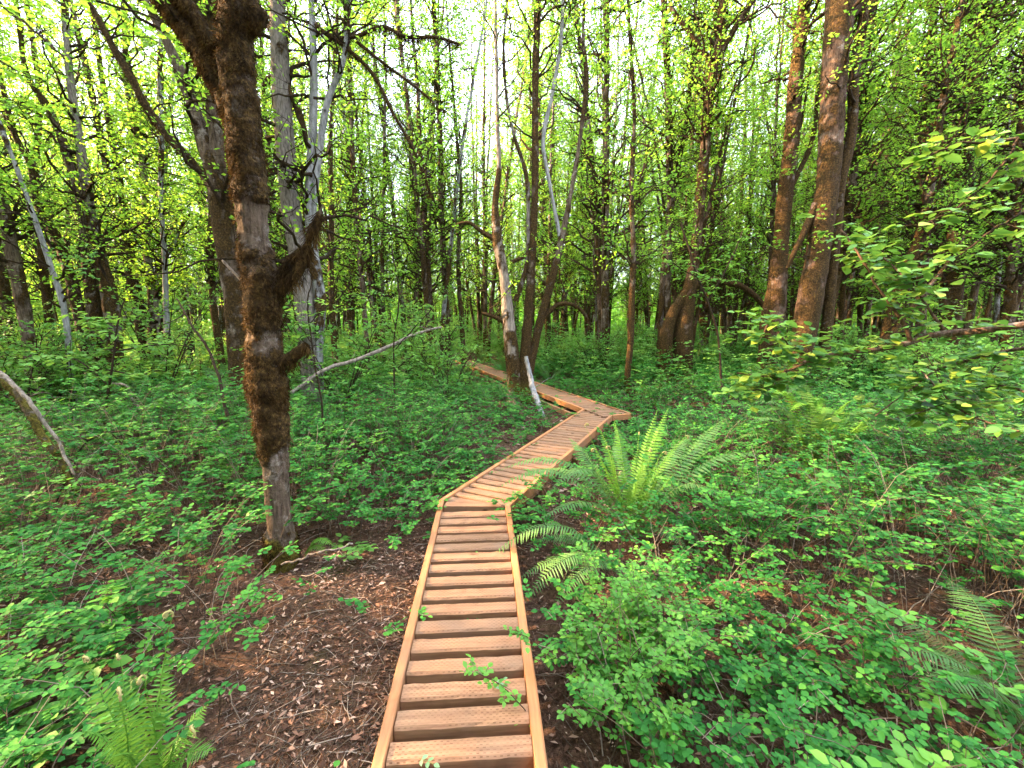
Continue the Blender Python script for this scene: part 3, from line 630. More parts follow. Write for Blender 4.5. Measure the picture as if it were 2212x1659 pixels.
# broken snag
sn = hero('broken_snag', 'short broken dark stump standing left of the forked tree', 12.0, [[(409, 800, 24, .5), (408, 760, 22, .4), (406, 722, 20, .3)]], TWIG, seed=40, ext=0, category='stump', sides=16)
g = G(); p = at(407, 722, 12); r_ = np.random.default_rng(2)
for k in range(9):
    a = r_.uniform(0, 6.3); q = p + np.array([math.cos(a) * .07, math.sin(a) * .07, 0]); V, Q = tubes(np.array([q - [0, 0, .05], q + [0, 0, .05], q + [r_.normal(0, .02), 0, r_.uniform(.08, .2)]]), np.array([.045, .035, .004]), 5); g.add(V, Q, moss=.2)
g.build('splinters', TWIG, sn)

# ------------------------------------------------------------------ the wood behind: individual trees copied from a few grown ones
def proto(name, seed, H, k, r0, nb, nlf, leaf, bark, spread=.16, Lr=(.6, 2.1), t0=.17, cm=None, ntw=5):
    r = np.random.default_rng(seed); root = thing(name, (0, 0, 0), None, 'tree'); st = []
    for i in range(k):
        az = r.uniform(0, 6.28); h = H * r.uniform(.75, 1); n = int(h / .28); t = np.linspace(0, 1, n); le = r.uniform(.3, 1.0) * spread * h if k > 1 else r.uniform(0, .08) * h
        rad0 = r0 * r.uniform(.65, 1.1)
        P = np.stack([np.cos(az) * (.10 * (k > 1) + le * t ** 1.3), np.sin(az) * (.10 * (k > 1) + le * t ** 1.3), h * t - .08], -1)
        P[:, :2] += np.cumsum(r.normal(0, .022, (n, 2)), 0) * t[:, None]
        R = rad0 * (1 - .88 * t) * (1 + .35 * np.exp(-t * 22)) + .006
        g = G(); stem_geo(g, P, R, np.full(n, .62) * (1 - .5 * t), r, seed + i, 9, .012); g.build('trunk', bark[i % len(bark)], root); st.append((P, R))
    gb, gl = grow(r, st, nb, t0, 1.0, Lr, (5, 65), ntw, nlf, leaf, twig=(.3, .95))
    gb.build('branches', TWIG, root); gl.build('crown', cm or L_CANOPY, root)
    return root
protos = [proto('woodland_tree', 100, 16, 1, .10, 105, 13, (.055, .095), [BARK]), proto('woodland_tree', 101, 17, 3, .08, 190, 10, (.055, .095), [BARK, GREY, BARK]),
          proto('woodland_tree', 102, 15, 2, .075, 130, 12, (.055, .095), [BARK, BARK]), proto('woodland_tree', 103, 18, 4, .075, 210, 9, (.055, .095), [BARK, GREY, PALE, BARK], .2),
          proto('woodland_tree', 104, 14, 1, .065, 95, 14, (.055, .095), [GREY]), proto('woodland_tree', 105, 19, 2, .11, 175, 11, (.065, .105), [BARK, WARM]),
          proto('woodland_tree', 106, 16, 5, .06, 210, 8, (.055, .095), [BARK], .26), proto('woodland_tree', 107, 13, 1, .05, 95, 14, (.055, .085), [BARK])]
used = set()
def copy_tree(o, parent=None):
    c = o.copy(); COL.objects.link(c)
    if parent is not None: c.parent = parent; c.matrix_parent_inverse = o.matrix_parent_inverse
    for ch in [q for q in o.children]:
        copy_tree(ch, c)
    return c
def place(o, x, y, rz, s, label, group):
    c = o if o.name not in used else copy_tree(o); used.add(o.name)
    c.location = (x, y, float(zt(x, y))); c.rotation_euler = (0, 0, rz); c.scale = (s, s, s); tag(c, label, group=group); return c
KL = ['thin mossy tree in the crowded wood beyond the left-hand undergrowth', 'slender tree crowded in the bright wood behind the centre clump', 'brown-stemmed tree in the crowded wood behind the big right trunks']
KG = ['wood beyond the left undergrowth', 'wood behind the centre clump', 'wood behind the right trunks']
r = np.random.default_rng(21); pts = []
def try_place(x, y, md):
    if path_dist(x, y) < 1.1: return False
    for (a, b) in pts:
        if (a - x) ** 2 + (b - y) ** 2 < md * md: return False
    pts.append((x, y)); return True
cnt = 0
for k in range(4000):
    if cnt >= 285: break
    y = 12.5 + 36 * r.random() ** 1.15; u = r.uniform(-1.3, 1.32); x = u * y
    if abs(u) < .16 and y < 18: continue
    if -.3 < u < -.1 and y > 17 and r.random() < .25: continue              # thinner wood left of the clump: sky shows
    if u < -.75 and y < 26 and r.random() < .45: continue
    if not try_place(x, y, 0.9 + .016 * y): continue
    z = 0 if u < -.25 else (1 if u < .3 else 2)
    place(protos[r.integers(len(protos))], x, y, r.uniform(0, 6.28), r.uniform(.8, 1.25), KL[z], KG[z]); cnt += 1
# unseen trees of the wood, added left, right and behind to shade the ground
for k in range(190):
    if k < 110: x = -r.uniform(4, 30); y = r.uniform(-9, 14)
    else: x = r.uniform(-12, 14); y = -r.uniform(2.5, 16)
    if k > 175: x = r.uniform(4, 16); y = r.uniform(-6, 8)
    if abs(x) < 1.32 * y + 2.2 and y > 0: continue
    if not try_place(x, y, 1.5): continue
    place(protos[r.integers(len(protos))], x, y, r.uniform(0, 6.28), r.uniform(.85, 1.2), 'unseen tree of the wood, added outside the picture for shade', 'wood outside the picture')
# understory shrubs
def shrub(name, seed, H, n, leaf, nlf, mat):
    r = np.random.default_rng(seed); root = thing(name, (0, 0, 0), None, 'shrub'); st = []; g = G()
    for i in range(n):
        az = r.uniform(0, 6.28); t = np.linspace(0, 1, 9); h = H * r.uniform(.6, 1); P = np.stack([np.cos(az) * h * .45 * t ** 1.5, np.sin(az) * h * .45 * t ** 1.5, h * t - .04], -1) + np.cumsum(r.normal(0, .015, (9, 3)), 0) * t[:, None]
        R = .012 * (1 - .75 * t) + .002; st.append((P, R)); V, Q = tubes(P, R, 5); g.add(V, Q, moss=.2)
    g.build('stems', TWIG, root)
    gb, gl = grow(r, st, n * 7, .15, 1, (.3, .8), (-5, 50), 4, nlf, leaf, twig=(.15, .4), rmax=.006, six=True)
    gb.build('twigs', TWIG, root); gl.build('foliage', mat, root)
    return root
sh = [shrub('understory_shrub', 200, 1.5, 6, (.045, .07), 8, L_MID), shrub('understory_shrub', 201, 2.1, 7, (.05, .08), 7, L_MID), shrub('understory_shrub', 202, 1.0, 6, (.045, .07), 9, L_MAPLE), shrub('understory_shrub', 203, 2.8, 6, (.05, .08), 8, L_MAPLE)]
SL = ['light green bush in the undergrowth among the left trunks', 'light green bush under the slender trees left of the clump', 'green bush under the trees right of the boardwalk']
cnt = 0
for k in range(2000):
    if cnt >= 150: break
    y = 7 + 27 * r.random() ** 1.2; u = r.uniform(-1.25, 1.25); x = u * y
    if path_dist(x, y) < 1.5 or (abs(u) < .12 and y < 13) or (u > .05 and u < .6 and y < 10) : continue
    if u > .1 and r.random() < .45: continue
    z = 0 if u < -.45 else (1 if u < .05 else 2)
    place(sh[r.integers(4)], x, y, r.uniform(0, 6.28), r.uniform(.7, 1.15), SL[z], 'bushes under the trees'); cnt += 1
# far wood
g = G(); N = 230000; r = np.random.default_rng(31)
a = r.uniform(-1.15, 1.15, N); d = r.uniform(46, 80, N); x = np.sin(a) * d; y = np.cos(a) * d
top = 10 + 10 * n2(a * 10, a * 0, 1, 40, 3) + 5 * (a > .25) + 3 * (a < -.5); z = top * 1.3 * r.random(N) ** 1.5
low = r.random(N) < .42; z = np.where(low, r.uniform(0, 5.5, N), z)
keep = (fbm(np.stack([x, y, z], -1) * .35, 44, 3) > .40) | low
x, y, z = x[keep], y[keep], z[keep]; M = len(x)
leaves(g, np.stack([x, y, z], -1), rdir(r, M, -.6, .4), unit(rdir(r, M) * .9 + [0, 0, .8]), r.uniform(.3, .6, M), r.uniform(.2, .4, M), False, r=r)
fw = g.build('far_wood', L_FAR); tag(fw, 'far sunlit wood that closes the view behind all trunks', 'wood', kind='stuff')

# ------------------------------------------------------------------ undergrowth (nobody could count it): arching stems with paired round leaves
BARE = np.array([on_z(*p)[:2] for p in ((948, 1120), (905, 1165), (800, 1175), (690, 1215), (640, 1290), (560, 1400), (470, 1560), (440, 1659), (430, 2100), (700, 2300), (840, 1800))])
def in_poly(x, y, P):
    c = np.zeros(np.shape(x), bool); j = len(P) - 1
    for i in range(len(P)):
        a, b = P[i], P[j]; k = ((a[1] > y) != (b[1] > y)) & (x < (b[0] - a[0]) * (y - a[1]) / (b[1] - a[1] + 1e-12) + a[0]); c ^= k; j = i
    return c
def wedge(r, n, r0, r1, amax=1.0):
    rr = np.sqrt(r.uniform(r0 ** 2, r1 ** 2, n)); a = r.uniform(-amax, amax, n); return rr * np.sin(a), rr * np.cos(a)
TRUNK_XY = [(o.location.x, o.location.y) for o in bpy.data.objects if o.parent is None and o.type == 'EMPTY' and 'crown' in ' '.join(c.name for c in o.children)]
def spray_stems(gs, gl, r, x, y, H, reach, nside, npair, leaf, six, stem=True, zoff=None, aspect=.78, lean=None, rot=1.0):
    """each stem arches up and out from (x, y), with side sprays of paired leaves lying nearly flat"""
    N = len(x); b = np.stack([x, y, zt(x, y) - .01 if zoff is None else zoff], -1); az = r.uniform(0, 6.283, N) if lean is None else lean
    h = H * r.uniform(.55, 1.15, N); L = reach * r.uniform(.5, 1.2, N); D = np.stack([np.cos(az), np.sin(az)], -1)
    m = 6; t = np.linspace(0, 1, m); P = np.zeros((N, m, 3)); P[..., :2] = b[:, None, :2] + D[:, None] * (L[:, None] * t ** 1.25)[..., None]
    P[..., 2] = b[:, None, 2] + h[:, None] * (1.55 * t - .55 * t ** 2.2); P += np.cumsum(r.normal(0, .012, (N, m, 3)), 1) * (t > 0)[None, :, None]
    if stem:
        V, Q = tubes(P, (.0028 * (1 - .6 * t))[None] * r.uniform(.7, 1.3, N)[:, None], 3); gs.add(V, Q, rnd=np.repeat(r.random(N) ** 2, m * 3))
    K = N * nside; si = np.repeat(np.arange(N), nside); s = r.uniform(.3, 1, K); s[::nside] = 1.0; xx = s * (m - 1); i = np.minimum(xx.astype(int), m - 2); f = (xx - i)[:, None]
    B = P[si, i] * (1 - f) + P[si, i + 1] * f; a2 = az[si] + r.normal(0, 1.0 * rot, K); SL_ = r.uniform(.5, 1.1, K) * leaf * (npair * .62 + .6)
    up = r.uniform(-.12, .38, K); SD = unit(np.stack([np.cos(a2), np.sin(a2), up], -1))
    side = unit(np.cross(SD, np.array([0, 0, 1.])) ); tilt = r.normal(0, .22, K)[:, None]; nr = unit(np.cross(side, SD) + side * tilt)
    if stem and six:
        tt = np.linspace(0, 1, 4); V, Q = tubes(B[:, None] + SD[:, None] * (SL_[:, None] * tt)[..., None], np.full((K, 4), .0014), 3); gs.add(V, Q, rnd=np.repeat(r.random(K) ** 2, 12))
    rs = r.random(K); base_r = r.random(N)[si]
    for p in range(npair + 1):
        fr = (p + .6) / (npair + .6)
        for sg in ((1, -1) if p < npair else (0,)):
            ax = SD * (.45 if sg else 1) + side * sg + r.normal(0, .16, (K, 3)); LL = leaf * r.uniform(.7, 1.15, K) * (1 if sg else 1.1)
            C = B + SD * (SL_ * fr)[:, None] + r.normal(0, .004, (K, 3))
            n_ = unit(nr + r.normal(0, .2, (K, 3))); ok = r.random(K) < .93
            leaves(gl, C[ok], ax[ok], n_[ok], LL[ok], (LL * aspect)[ok], six, rnd=np.clip(.45 * rs + .35 * base_r + .3 * r.random(K) + (.22 if p == npair else 0) - .05, 0, 1)[ok], r=r)
def cover(name, label, seed, r0, r1, dens, H, reach, nside, npair, leaf, six, stem, amax=1.02, mat=L_UNDER, aspect=.78):
    r = np.random.default_rng(seed); area = amax * (r1 ** 2 - r0 ** 2); n = int(area * dens); x, y = wedge(r, n, r0, r1, amax)
    nz = n2(x, y, 1.1, 61, 2); pr = np.clip((nz - .24) * 4.2, .26, 1)
    pd = path_dist(x, y); pr = pr * np.clip((pd - .36) / .25, 0, 1)
    pr[in_poly(x, y, BARE)] *= .05
    pr *= np.where((x > .1) & (x < .62) & (y < 2.7), .25, 1)
    if H > .8: pr *= (pd > 1.25)
    for (qx, qy, qr) in ((2090, 1490, .33), (1990, 1420, .25), (2150, 1560, .3), (1755, 1050, .35), (1740, 1090, .3), (1365, 1190, .16), (1172, 905, .25), (1400, 1235, .22), (1255, 1140, .22), (1520, 1140, .25)):
        q_ = on_z(qx, qy); pr *= np.where(np.hypot(x - q_[0], y - q_[1]) < qr, .06, 1)
    q3 = on_z(330, 1740); pr *= np.where((np.hypot(x - q3[0], y - q3[1]) < .30) | (np.hypot(x - q3[0] * .9, y - q3[1] * .8) < .3), .04, 1)
    pr *= np.where((np.hypot(x - 1.0, y - 3.38) < .22), .1, 1)
    pr *= np.where((np.hypot(x + 1.62, y - 2.86) < .34) | (np.hypot(x + 1.45, y - 2.45) < .38), .07, 1)
    k = r.random(n) < pr; x, y = x[k], y[k]
    gs, gl = G(), G(); hh = H * np.clip(.1 + 1.8 * n2(x, y, .8, 71, 2), .25, 1.6) * np.clip(.08 + pd[k] * np.where(y > 5, .42, .62), .16, 1)
    spray_stems(gs, gl, r, x, y, hh, reach, nside, npair, leaf, six, stem)
    o = gl.build(name, mat); tag(o, label, 'ground cover', kind='stuff')
    if gs.n: o2 = gs.build('undergrowth_stems', DRYSTEM); tag(o2, 'tangle of thin stems under the leaves of the ground cover, ' + ('near' if r0 < 4 else 'further off'), 'stems', kind='stuff')
cover('undergrowth', 'low leafy ground cover close to the near boardwalk', 51, .8, 2.8, 130, .44, .36, 4, 4, .031, True, True, 1.05)
cover('undergrowth', 'low green ground cover around the first boardwalk bend', 52, 2.8, 5.5, 130, .66, .40, 4, 4, .033, True, True)
cover('undergrowth', 'low green ground cover around the second boardwalk bend', 53, 5.5, 10, 85, .70, .44, 5, 3, .038, True, True)
cover('undergrowth', 'low green ground cover under the trees', 54, 10, 18, 40, .65, .45, 5, 3, .056, False, False, mat=L_UNDER)
cover('undergrowth', 'pale green ground cover deep in the wood', 55, 18, 46, 9, .9, .6, 5, 3, .105, False, False, mat=L_MID)

cover('undergrowth', 'taller lighter green leafy stems standing out of the low ground cover', 56, 1.6, 9, 5, .85, .3, 5, 3, .045, True, True, mat=L_ROSE, aspect=.55)
cover('undergrowth', 'taller pale leafy stems among the trees', 57, 9, 24, 4.5, 1.2, .5, 5, 3, .085, False, False, mat=L_MAPLE, aspect=.55)
# ------------------------------------------------------------------ litter
def scatter(r, n, r0, r1, f):
    x, y = wedge(r, n, r0, r1, 1.05); k = r.random(n) < f(x, y); return x[k], y[k]
r = np.random.default_rng(77); g = G(); T4[1, 0] = .4; T4[3, 0] = .55; bf = lambda x, y: np.where(in_poly(x, y, BARE), 1.0, .38) * (path_dist(x, y) > .33)
x, y = scatter(r, 44000, .7, 4.2, bf); M = len(x)
leaves(g, np.stack([x, y, zt(x, y) + r.uniform(.002, .02, M)], -1), rdir(r, M, -.25, .35), unit(rdir(r, M) * .45 + [0, 0, 1.]), (LL := r.uniform(.012, .055, M) * r.uniform(.4, 1, M)), LL * r.uniform(.12, .6, M), False, rnd=r.random(M) ** 1.9, r=r)
x, y = scatter(r, 9000, 4.2, 12, bf); M = len(x)
leaves(g, np.stack([x, y, zt(x, y) + r.uniform(.004, .03, M)], -1), rdir(r, M, -.25, .35), unit(rdir(r, M) * .45 + [0, 0, 1.]), (LL := r.uniform(.04, .10, M)), LL * r.uniform(.4, .9, M), False, rnd=r.random(M), r=r)
tag(g.build('leaf_litter', L_LITTER), 'brown dry leaves strewn over the bare soil beside the boardwalk', 'leaf litter', kind='stuff')
g = G(); x, y = scatter(r, 16000, .7, 4.5, bf); M = len(x); a = rdir(r, M, -.12, .2); LL = r.uniform(.03, .2, M); t = np.linspace(-.5, .5, 4)
P = np.stack([x, y, zt(x, y) + r.uniform(.002, .018, M)], -1)[:, None] + a[:, None] * (LL[:, None] * t)[..., None] + r.normal(0, .004, (M, 4, 3))
V, Q = tubes(P, r.uniform(.0008, .0026, M)[:, None] * np.ones(4), 3); g.add(V, Q, rnd=np.repeat(r.random(M) ** 1.6, 12))
tag(g.build('twig_litter', DRYSTEM), 'thin dry twigs and needles strewn over the bare soil', 'twigs', kind='stuff')
g = G(); x, y = scatter(r, 1500, 1.2, 10, lambda x, y: (path_dist(x, y) > .45) * ~in_poly(x, y, BARE)); M = len(x); a = rdir(r, M, .05, .9); LL = r.uniform(.25, .75, M); t = np.linspace(0, 1, 7)
P = np.stack([x, y, zt(x, y)], -1)[:, None] + a[:, None] * (LL[:, None] * t)[..., None]; P[..., 2] -= (LL[:, None] * t ** 2) * r.uniform(0, .45, M)[:, None]; P += np.cumsum(r.normal(0, .010, (M, 7, 3)), 1)
V, Q = tubes(P, r.uniform(.0015, .004, M)[:, None] * (1 - .6 * t), 4); g.add(V, Q, rnd=np.repeat(.35 + .65 * r.random(M), 28))
tag(g.build('dry_stems', DRYSTEM), 'pale dry stems poking out of the ground cover', 'stems', kind='stuff')

# ------------------------------------------------------------------ ferns
def frond(parent, base, tip, r, arch=.25, width=.085, mat=None, curl=False, npin=34, bare=.12, roll=0.0, droop=.25, yel=0.0):
    base = np.array(base, float); tip = np.array(tip, float); d = (tip - base) * 1.07; L = np.linalg.norm(d); hz = d * np.array([1, 1, 0]); 
    rad = unit(hz) if np.linalg.norm(hz) > .02 else unit(np.array([r.normal(), r.normal(), 0]))
    t = np.linspace(0, 1, 26); P = base + d * t[:, None]; P[:, 2] += arch * L * (4 * t * (1 - t)) * .5 + arch * L * .5 * np.sin(math.pi * t); P += np.cumsum(r.normal(0, .0016, (26, 3)), 0)
    if curl:
        Tn = unit(P[-1] - P[-3]); q = unit(np.cross(np.cross(Tn, rad if abs(Tn @ rad) < .95 else np.array([0, 0, 1.])), Tn)) * r.choice([1, -1]); c = [P[-1]]; ang = 0; st = .0065; cur = P[-1]
        for k in range(22):
            ang += .18 + k * .028; cur = cur + (Tn * math.cos(ang) + q * math.sin(ang)) * st; st *= .955; c.append(cur)
        Pc = np.array(c)
    g = G(); V, Q = tubes(P, .0032 * (1 - .72 * t), 5); g.add(V, Q, rnd=.9 if mat is FERN_NEW else .75)
    tt = np.linspace(bare, .985, npin); idx = tt * 25; i = np.minimum(idx.astype(int), 24); f = (idx - i)[:, None]; C = P[i] * (1 - f) + P[i + 1] * f; T = unit(np.gradient(P, axis=0))[i]
    side = unit(np.cross(np.array([0, 0, 1.]), rad)); side = side * math.cos(roll) + np.array([0, 0, 1.]) * math.sin(roll)
    side = unit(side - T * (T @ side)[:, None]); nrm = unit(np.cross(T, side)); nrm *= np.sign((nrm @ np.array([0, 0, 1.])) + 1e-6)[:, None]
    u = (tt - bare) / (1 - bare); prof = np.minimum(1, .5 + u * 3.2) * np.clip((1 - u) * 2.5, .05, 1) ** .8
    if curl: prof *= np.clip((1 - u) * 2.8, .25, 1)
    for sg in (1, -1):
        W = width * prof * r.uniform(.9, 1.08, npin); ax = side * sg + T * .30 - nrm * droop * (.5 + .6 * r.random((npin, 1))) + r.normal(0, .05, (npin, 3))
        tmpl = (np.array([[0, 0, 0], [.10, .62, 0], [.5, .5, -.02], [1, 0, -.10], [.5, -.38, -.02], [.08, -.30, 0]]), Q6)
        leaves(g, C, ax, nrm + r.normal(0, .1, (npin, 3)), W, np.full(npin, L / npin * .56) * np.clip(prof + .25, .3, 1.05), True, rnd=np.clip(.35 + .25 * r.random(npin) + yel * (u > .55), 0, 1), r=r, tmpl=tmpl)
    o = g.build('frond', mat or FERN_OLD, parent, smooth=False)
    if curl:
        gc = G(); V, Q = tubes(Pc, np.linspace(.0035, .0042, len(Pc)), 6); gc.add(V, Q)
        n = len(Pc); leaves(gc, Pc, rdir(r, n), rdir(r, n), .009, .005, True, r=r)
        gc.build('fiddlehead', FIDDLE, o, origin=np.array(parent.location))
    return o
def fern_at(name, label, px, py, z0=None, group=None):
    b = on_z(px, py, 0); b[2] = float(zt(b[0], b[1])) - .01; return thing(name, b, label, 'fern', group), b
rf = np.random.default_rng(90)
f1, b1 = fern_at('sword_fern', 'large sword fern with bright upright fronds and fiddleheads right of the boardwalk bend', 1362, 1168)
Y1 = b1[1]
def T_(px, py, dy): return at(px, py, Y1 + dy)
for px, py, dy, ar, wd, yl in ((1092, 1028, .12, .28, .085, .1), (1088, 1066, -.18, .30, .085, .1), (1200, 1068, -.42, .35, .08, 0), (1235, 958, .35, .16, .085, 0), (1150, 1030, .3, .25, .08, 0),
                               (1672, 1004, .1, .22, .085, .1), (1570, 1112, -.35, .42, .09, .35), (1560, 915, .45, .10, .09, 0), (1490, 950, .75, .12, .085, 0), (1330, 960, .8, .15, .08, 0), (1180, 1130, -.5, .2, .07, 0), (1480, 1190, -.55, .2, .07, 0)):
    frond(f1, b1 + rf.normal(0, .03, 3) * [1, 1, 0], T_(px, py, dy), rf, ar, wd * 1.15, FERN_OLD, npin=36, bare=.16, yel=yl)
for px, py, dy, ar, cu in ((1268, 935, .15, .05, True), (1298, 940, .25, .05, False), (1322, 985, -.05, .03, True), (1345, 1035, -.22, .03, True), (1395, 985, .05, .02, True), (1412, 905, .3, .02, False), (1440, 898, .42, .03, False),
                           (1428, 990, .0, .02, True), (1472, 955, .12, .05, True), (1415, 1045, -.18, .02, False), (1290, 985, -.12, .06, True), (1448, 1030, -.15, .05, False), (1375, 950, .35, .02, True), (1330, 930, .4, .04, False)):
    frond(f1, b1 + rf.normal(0, .035, 3) * [1, 1, 0], T_(px, py, dy), rf, ar + rf.uniform(-.03, .10), .062, FERN_NEW, curl=cu, npin=34, bare=.14)
f2, b2 = fern_at('sword_fern', 'dark sword fern with fronds lying over the right edge of the near boardwalk', 1345, 1255)
Y2 = b2[1]
for px, py, dy, ar, wd in ((1062, 1222, -.05, .34, .10), (1135, 1318, -.32, .34, .10), (1120, 1262, -.18, .22, .08), (1150, 1180, .12, .24, .09), (1200, 1330, -.4, .3, .08), (1420, 1330, -.3, .3, .08)):
    frond(f2, b2, at(px, py, Y2 + dy), rf, ar, wd, FERN_OLD, npin=42, bare=.14, yel=.15)
f3, b3 = fern_at('sword_fern', 'bright green sword fern with fiddleheads at the bottom left corner', 330, 1740)
Y3 = b3[1]
for px, py, dy, ar, wd, cu in ((375, 1350, .1, .02, .072, True), (195, 1448, .05, .05, .06, True), (268, 1446, .08, .03, .06, True), (312, 1480, -.04, .03, .058, True), (440, 1530, .14, .12, .07, False), (280, 1530, -.2, .05, .06, True),
                               (410, 1600, -.16, .1, .06, True), (250, 1500, .2, .06, .065, False), (350, 1450, .25, .04, .065, False), (455, 1625, .0, .2, .07, False), (180, 1600, -.1, .12, .065, False), (240, 1640, -.25, .1, .06, False)):
    frond(f3, b3 + rf.normal(0, .03, 3) * [1, 1, 0], at(px, py, max(.9, Y3 + dy)), rf, ar + .04, wd * .95, FERN_MID, curl=cu, npin=26, bare=.06)
f4, b4 = fern_at('sword_fern', 'broad yellow-green fern behind the large sword fern at right', 1755, 1035)
Y4 = b4[1]
for k in range(26):
    px = rf.uniform(1580, 1900); py = 862 + abs(px - 1740) * .25 + rf.uniform(-8, 60); frond(f4, b4 + rf.normal(0, .06, 3) * [1, 1, 0], at(px, py, Y4 + rf.uniform(-.5, .5)), rf, rf.uniform(.1, .4), .10, (FERN_MID, FERN_NEW, FERN_OLD)[k % 3], npin=40, bare=.14)
f5, b5 = fern_at('sword_fern', 'browning fern fronds drooping in the bottom right corner', 2225, 1600)
Y5 = b5[1]
for px, py, dy, ar, wd, mt in ((1930, 1320, .45, .12, .11, FERN_OLD), (1985, 1370, .3, .16, .12, FERN_DRY), (2060, 1270, .5, .2, .11, FERN_OLD), (2120, 1330, .4, .2, .12, FERN_DRY), (2000, 1500, -.1, .22, .11, FERN_OLD), (1960, 1420, .1, .2, .11, FERN_OLD)):
    frond(f5, b5, at(px, py, Y5 + dy), rf, ar, wd, mt, npin=34, bare=.08)
def fern_round(name, label, seed, n, L, upr, mat, group=None):
    r = np.random.default_rng(seed); root = thing(name, (0, 0, 0), label, 'fern', group)
    for k in range(n):
        a = k * 6.283 / n + r.normal(0, .3); e = math.radians(r.uniform(*upr)); l = L * r.uniform(.7, 1.1)
        frond(root, (0, 0, 0), np.array([math.cos(a) * math.cos(e), math.sin(a) * math.cos(e), math.sin(e)]) * l, r, r.uniform(.08, .25), .085 * L, mat if r.random() < .75 else FERN_OLD, npin=22, bare=.15)
    return root
fr_a = fern_round('upright_fern', 'yellow-green upright fern below the broken snag', 5, 18, .85, (45, 85), FERN_NEW)
p = on_z(398, 868); fr_a.location = (p[0], p[1], float(zt(p[0], p[1])) + .12)
fr_b = fern_round('woodland_fern', 'green fern growing among the stems behind the boardwalk corner', 6, 14, .9, (25, 70), FERN_OLD)
first = True
for px, py, s_, lb in ((1265, 815, 1.0, 'green fern growing behind the far boardwalk rail, middle one'), (1330, 822, .9, 'green fern growing left of the slim mossy stem'), (1185, 818, .85, 'pale fern growing right of the centre clump'),
                       (1050, 800, 1.0, 'fern growing behind the far boardwalk left of the clump'), (1008, 806, .9, 'fern at the far end of the boardwalk'), (1040, 770, 1.0, 'distant fern between the far boardwalk and the wood'), (1285, 792, 1.1, 'distant fern in tall grass behind the far boardwalk'), (1215, 800, .9, 'small fern at the far boardwalk rail')):
    c = fr_b if first else copy_tree(fr_b); first = False; p = on_z(px, py + 16)
    if path_dist(p[0], p[1]) < .6: p[0] += .6
    c.location = (p[0], p[1], float(zt(p[0], p[1]))); c.scale = (s_,) * 3; c.rotation_euler = (0, 0, rf.uniform(0, 6)); tag(c, lb, 'fern', 'ferns along the far boardwalk')
f6, b6 = fern_at('bracken_fern', 'pale feathery fern just left of the nearest mossy trunk', 505, 905)
for px, py, dy in ((440, 800, .3), (480, 790, 0), (530, 790, .1), (555, 830, -.2), (455, 830, -.2), (510, 770, .2)): frond(f6, b6, at(px, py, b6[1] + dy), rf, .18, .14, FERN_OLD, npin=20)
f7, b7 = fern_at('small_fern', 'single small fern frond beside the base of the nearest mossy trunk', 655, 1215)
for px, py, dy in ((718, 1178, -.1), (690, 1165, 0), (700, 1200, -.12)): frond(f7, b7, at(px, py, b7[1] + dy), rf, .3, .055, FERN_NEW, npin=20)

# ------------------------------------------------------------------ single shrubs, saplings and branches of the foreground
def spray_shrub(name, label, spots, seed, H, reach, nside, npair, leaf, mat, cat='shrub', aspect=.72):
    """spots: list of (x, y, n) ground positions"""
    r = np.random.default_rng(seed); x = np.concatenate([r.normal(a, .10, n) for a, b, n in spots]); y = np.concatenate([r.normal(b, .10, n) for a, b, n in spots])
    b = np.array([spots[0][0], spots[0][1], float(zt(spots[0][0], spots[0][1]))]); root = thing(name, b, label, cat); gs, gl = G(), G()
    spray_stems(gs, gl, r, x, y, H, reach, nside, npair, leaf, True, True, aspect=aspect, rot=1.3); gs.build('stems', DRYSTEM, root); gl.build('foliage', mat, root); return root
q = on_z(1345, 1590); spray_shrub('bright_shrub', 'bright green small-leaved shrub right of the near boardwalk', [(q[0], q[1], 26), (q[0] + .25, q[1] + .25, 20), (q[0] + .05, q[1] + .45, 14)], 301, .52, .24, 9, 4, .027, L_ROSE, aspect=.66)
q = on_z(760, 1215); spray_shrub('leafy_seedling', 'small lobed seedling between the mossy trunk and the boardwalk', [(q[0], q[1], 4)], 302, .16, .12, 4, 2, .05, L_MAPLE)
q = on_z(1120, 1110); spray_shrub('leafy_seedling', 'bright leafy seedling at the inner corner of the first boardwalk bend', [(.14, 3.5, 6)], 303, .3, .16, 4, 2, .04, L_MAPLE)
q = on_z(60, 1700); spray_shrub('leafy_seedling', 'large-leaved seedling in the bottom left corner', [(q[0] , q[1], 5)], 304, .22, .2, 3, 3, .075, L_MID)
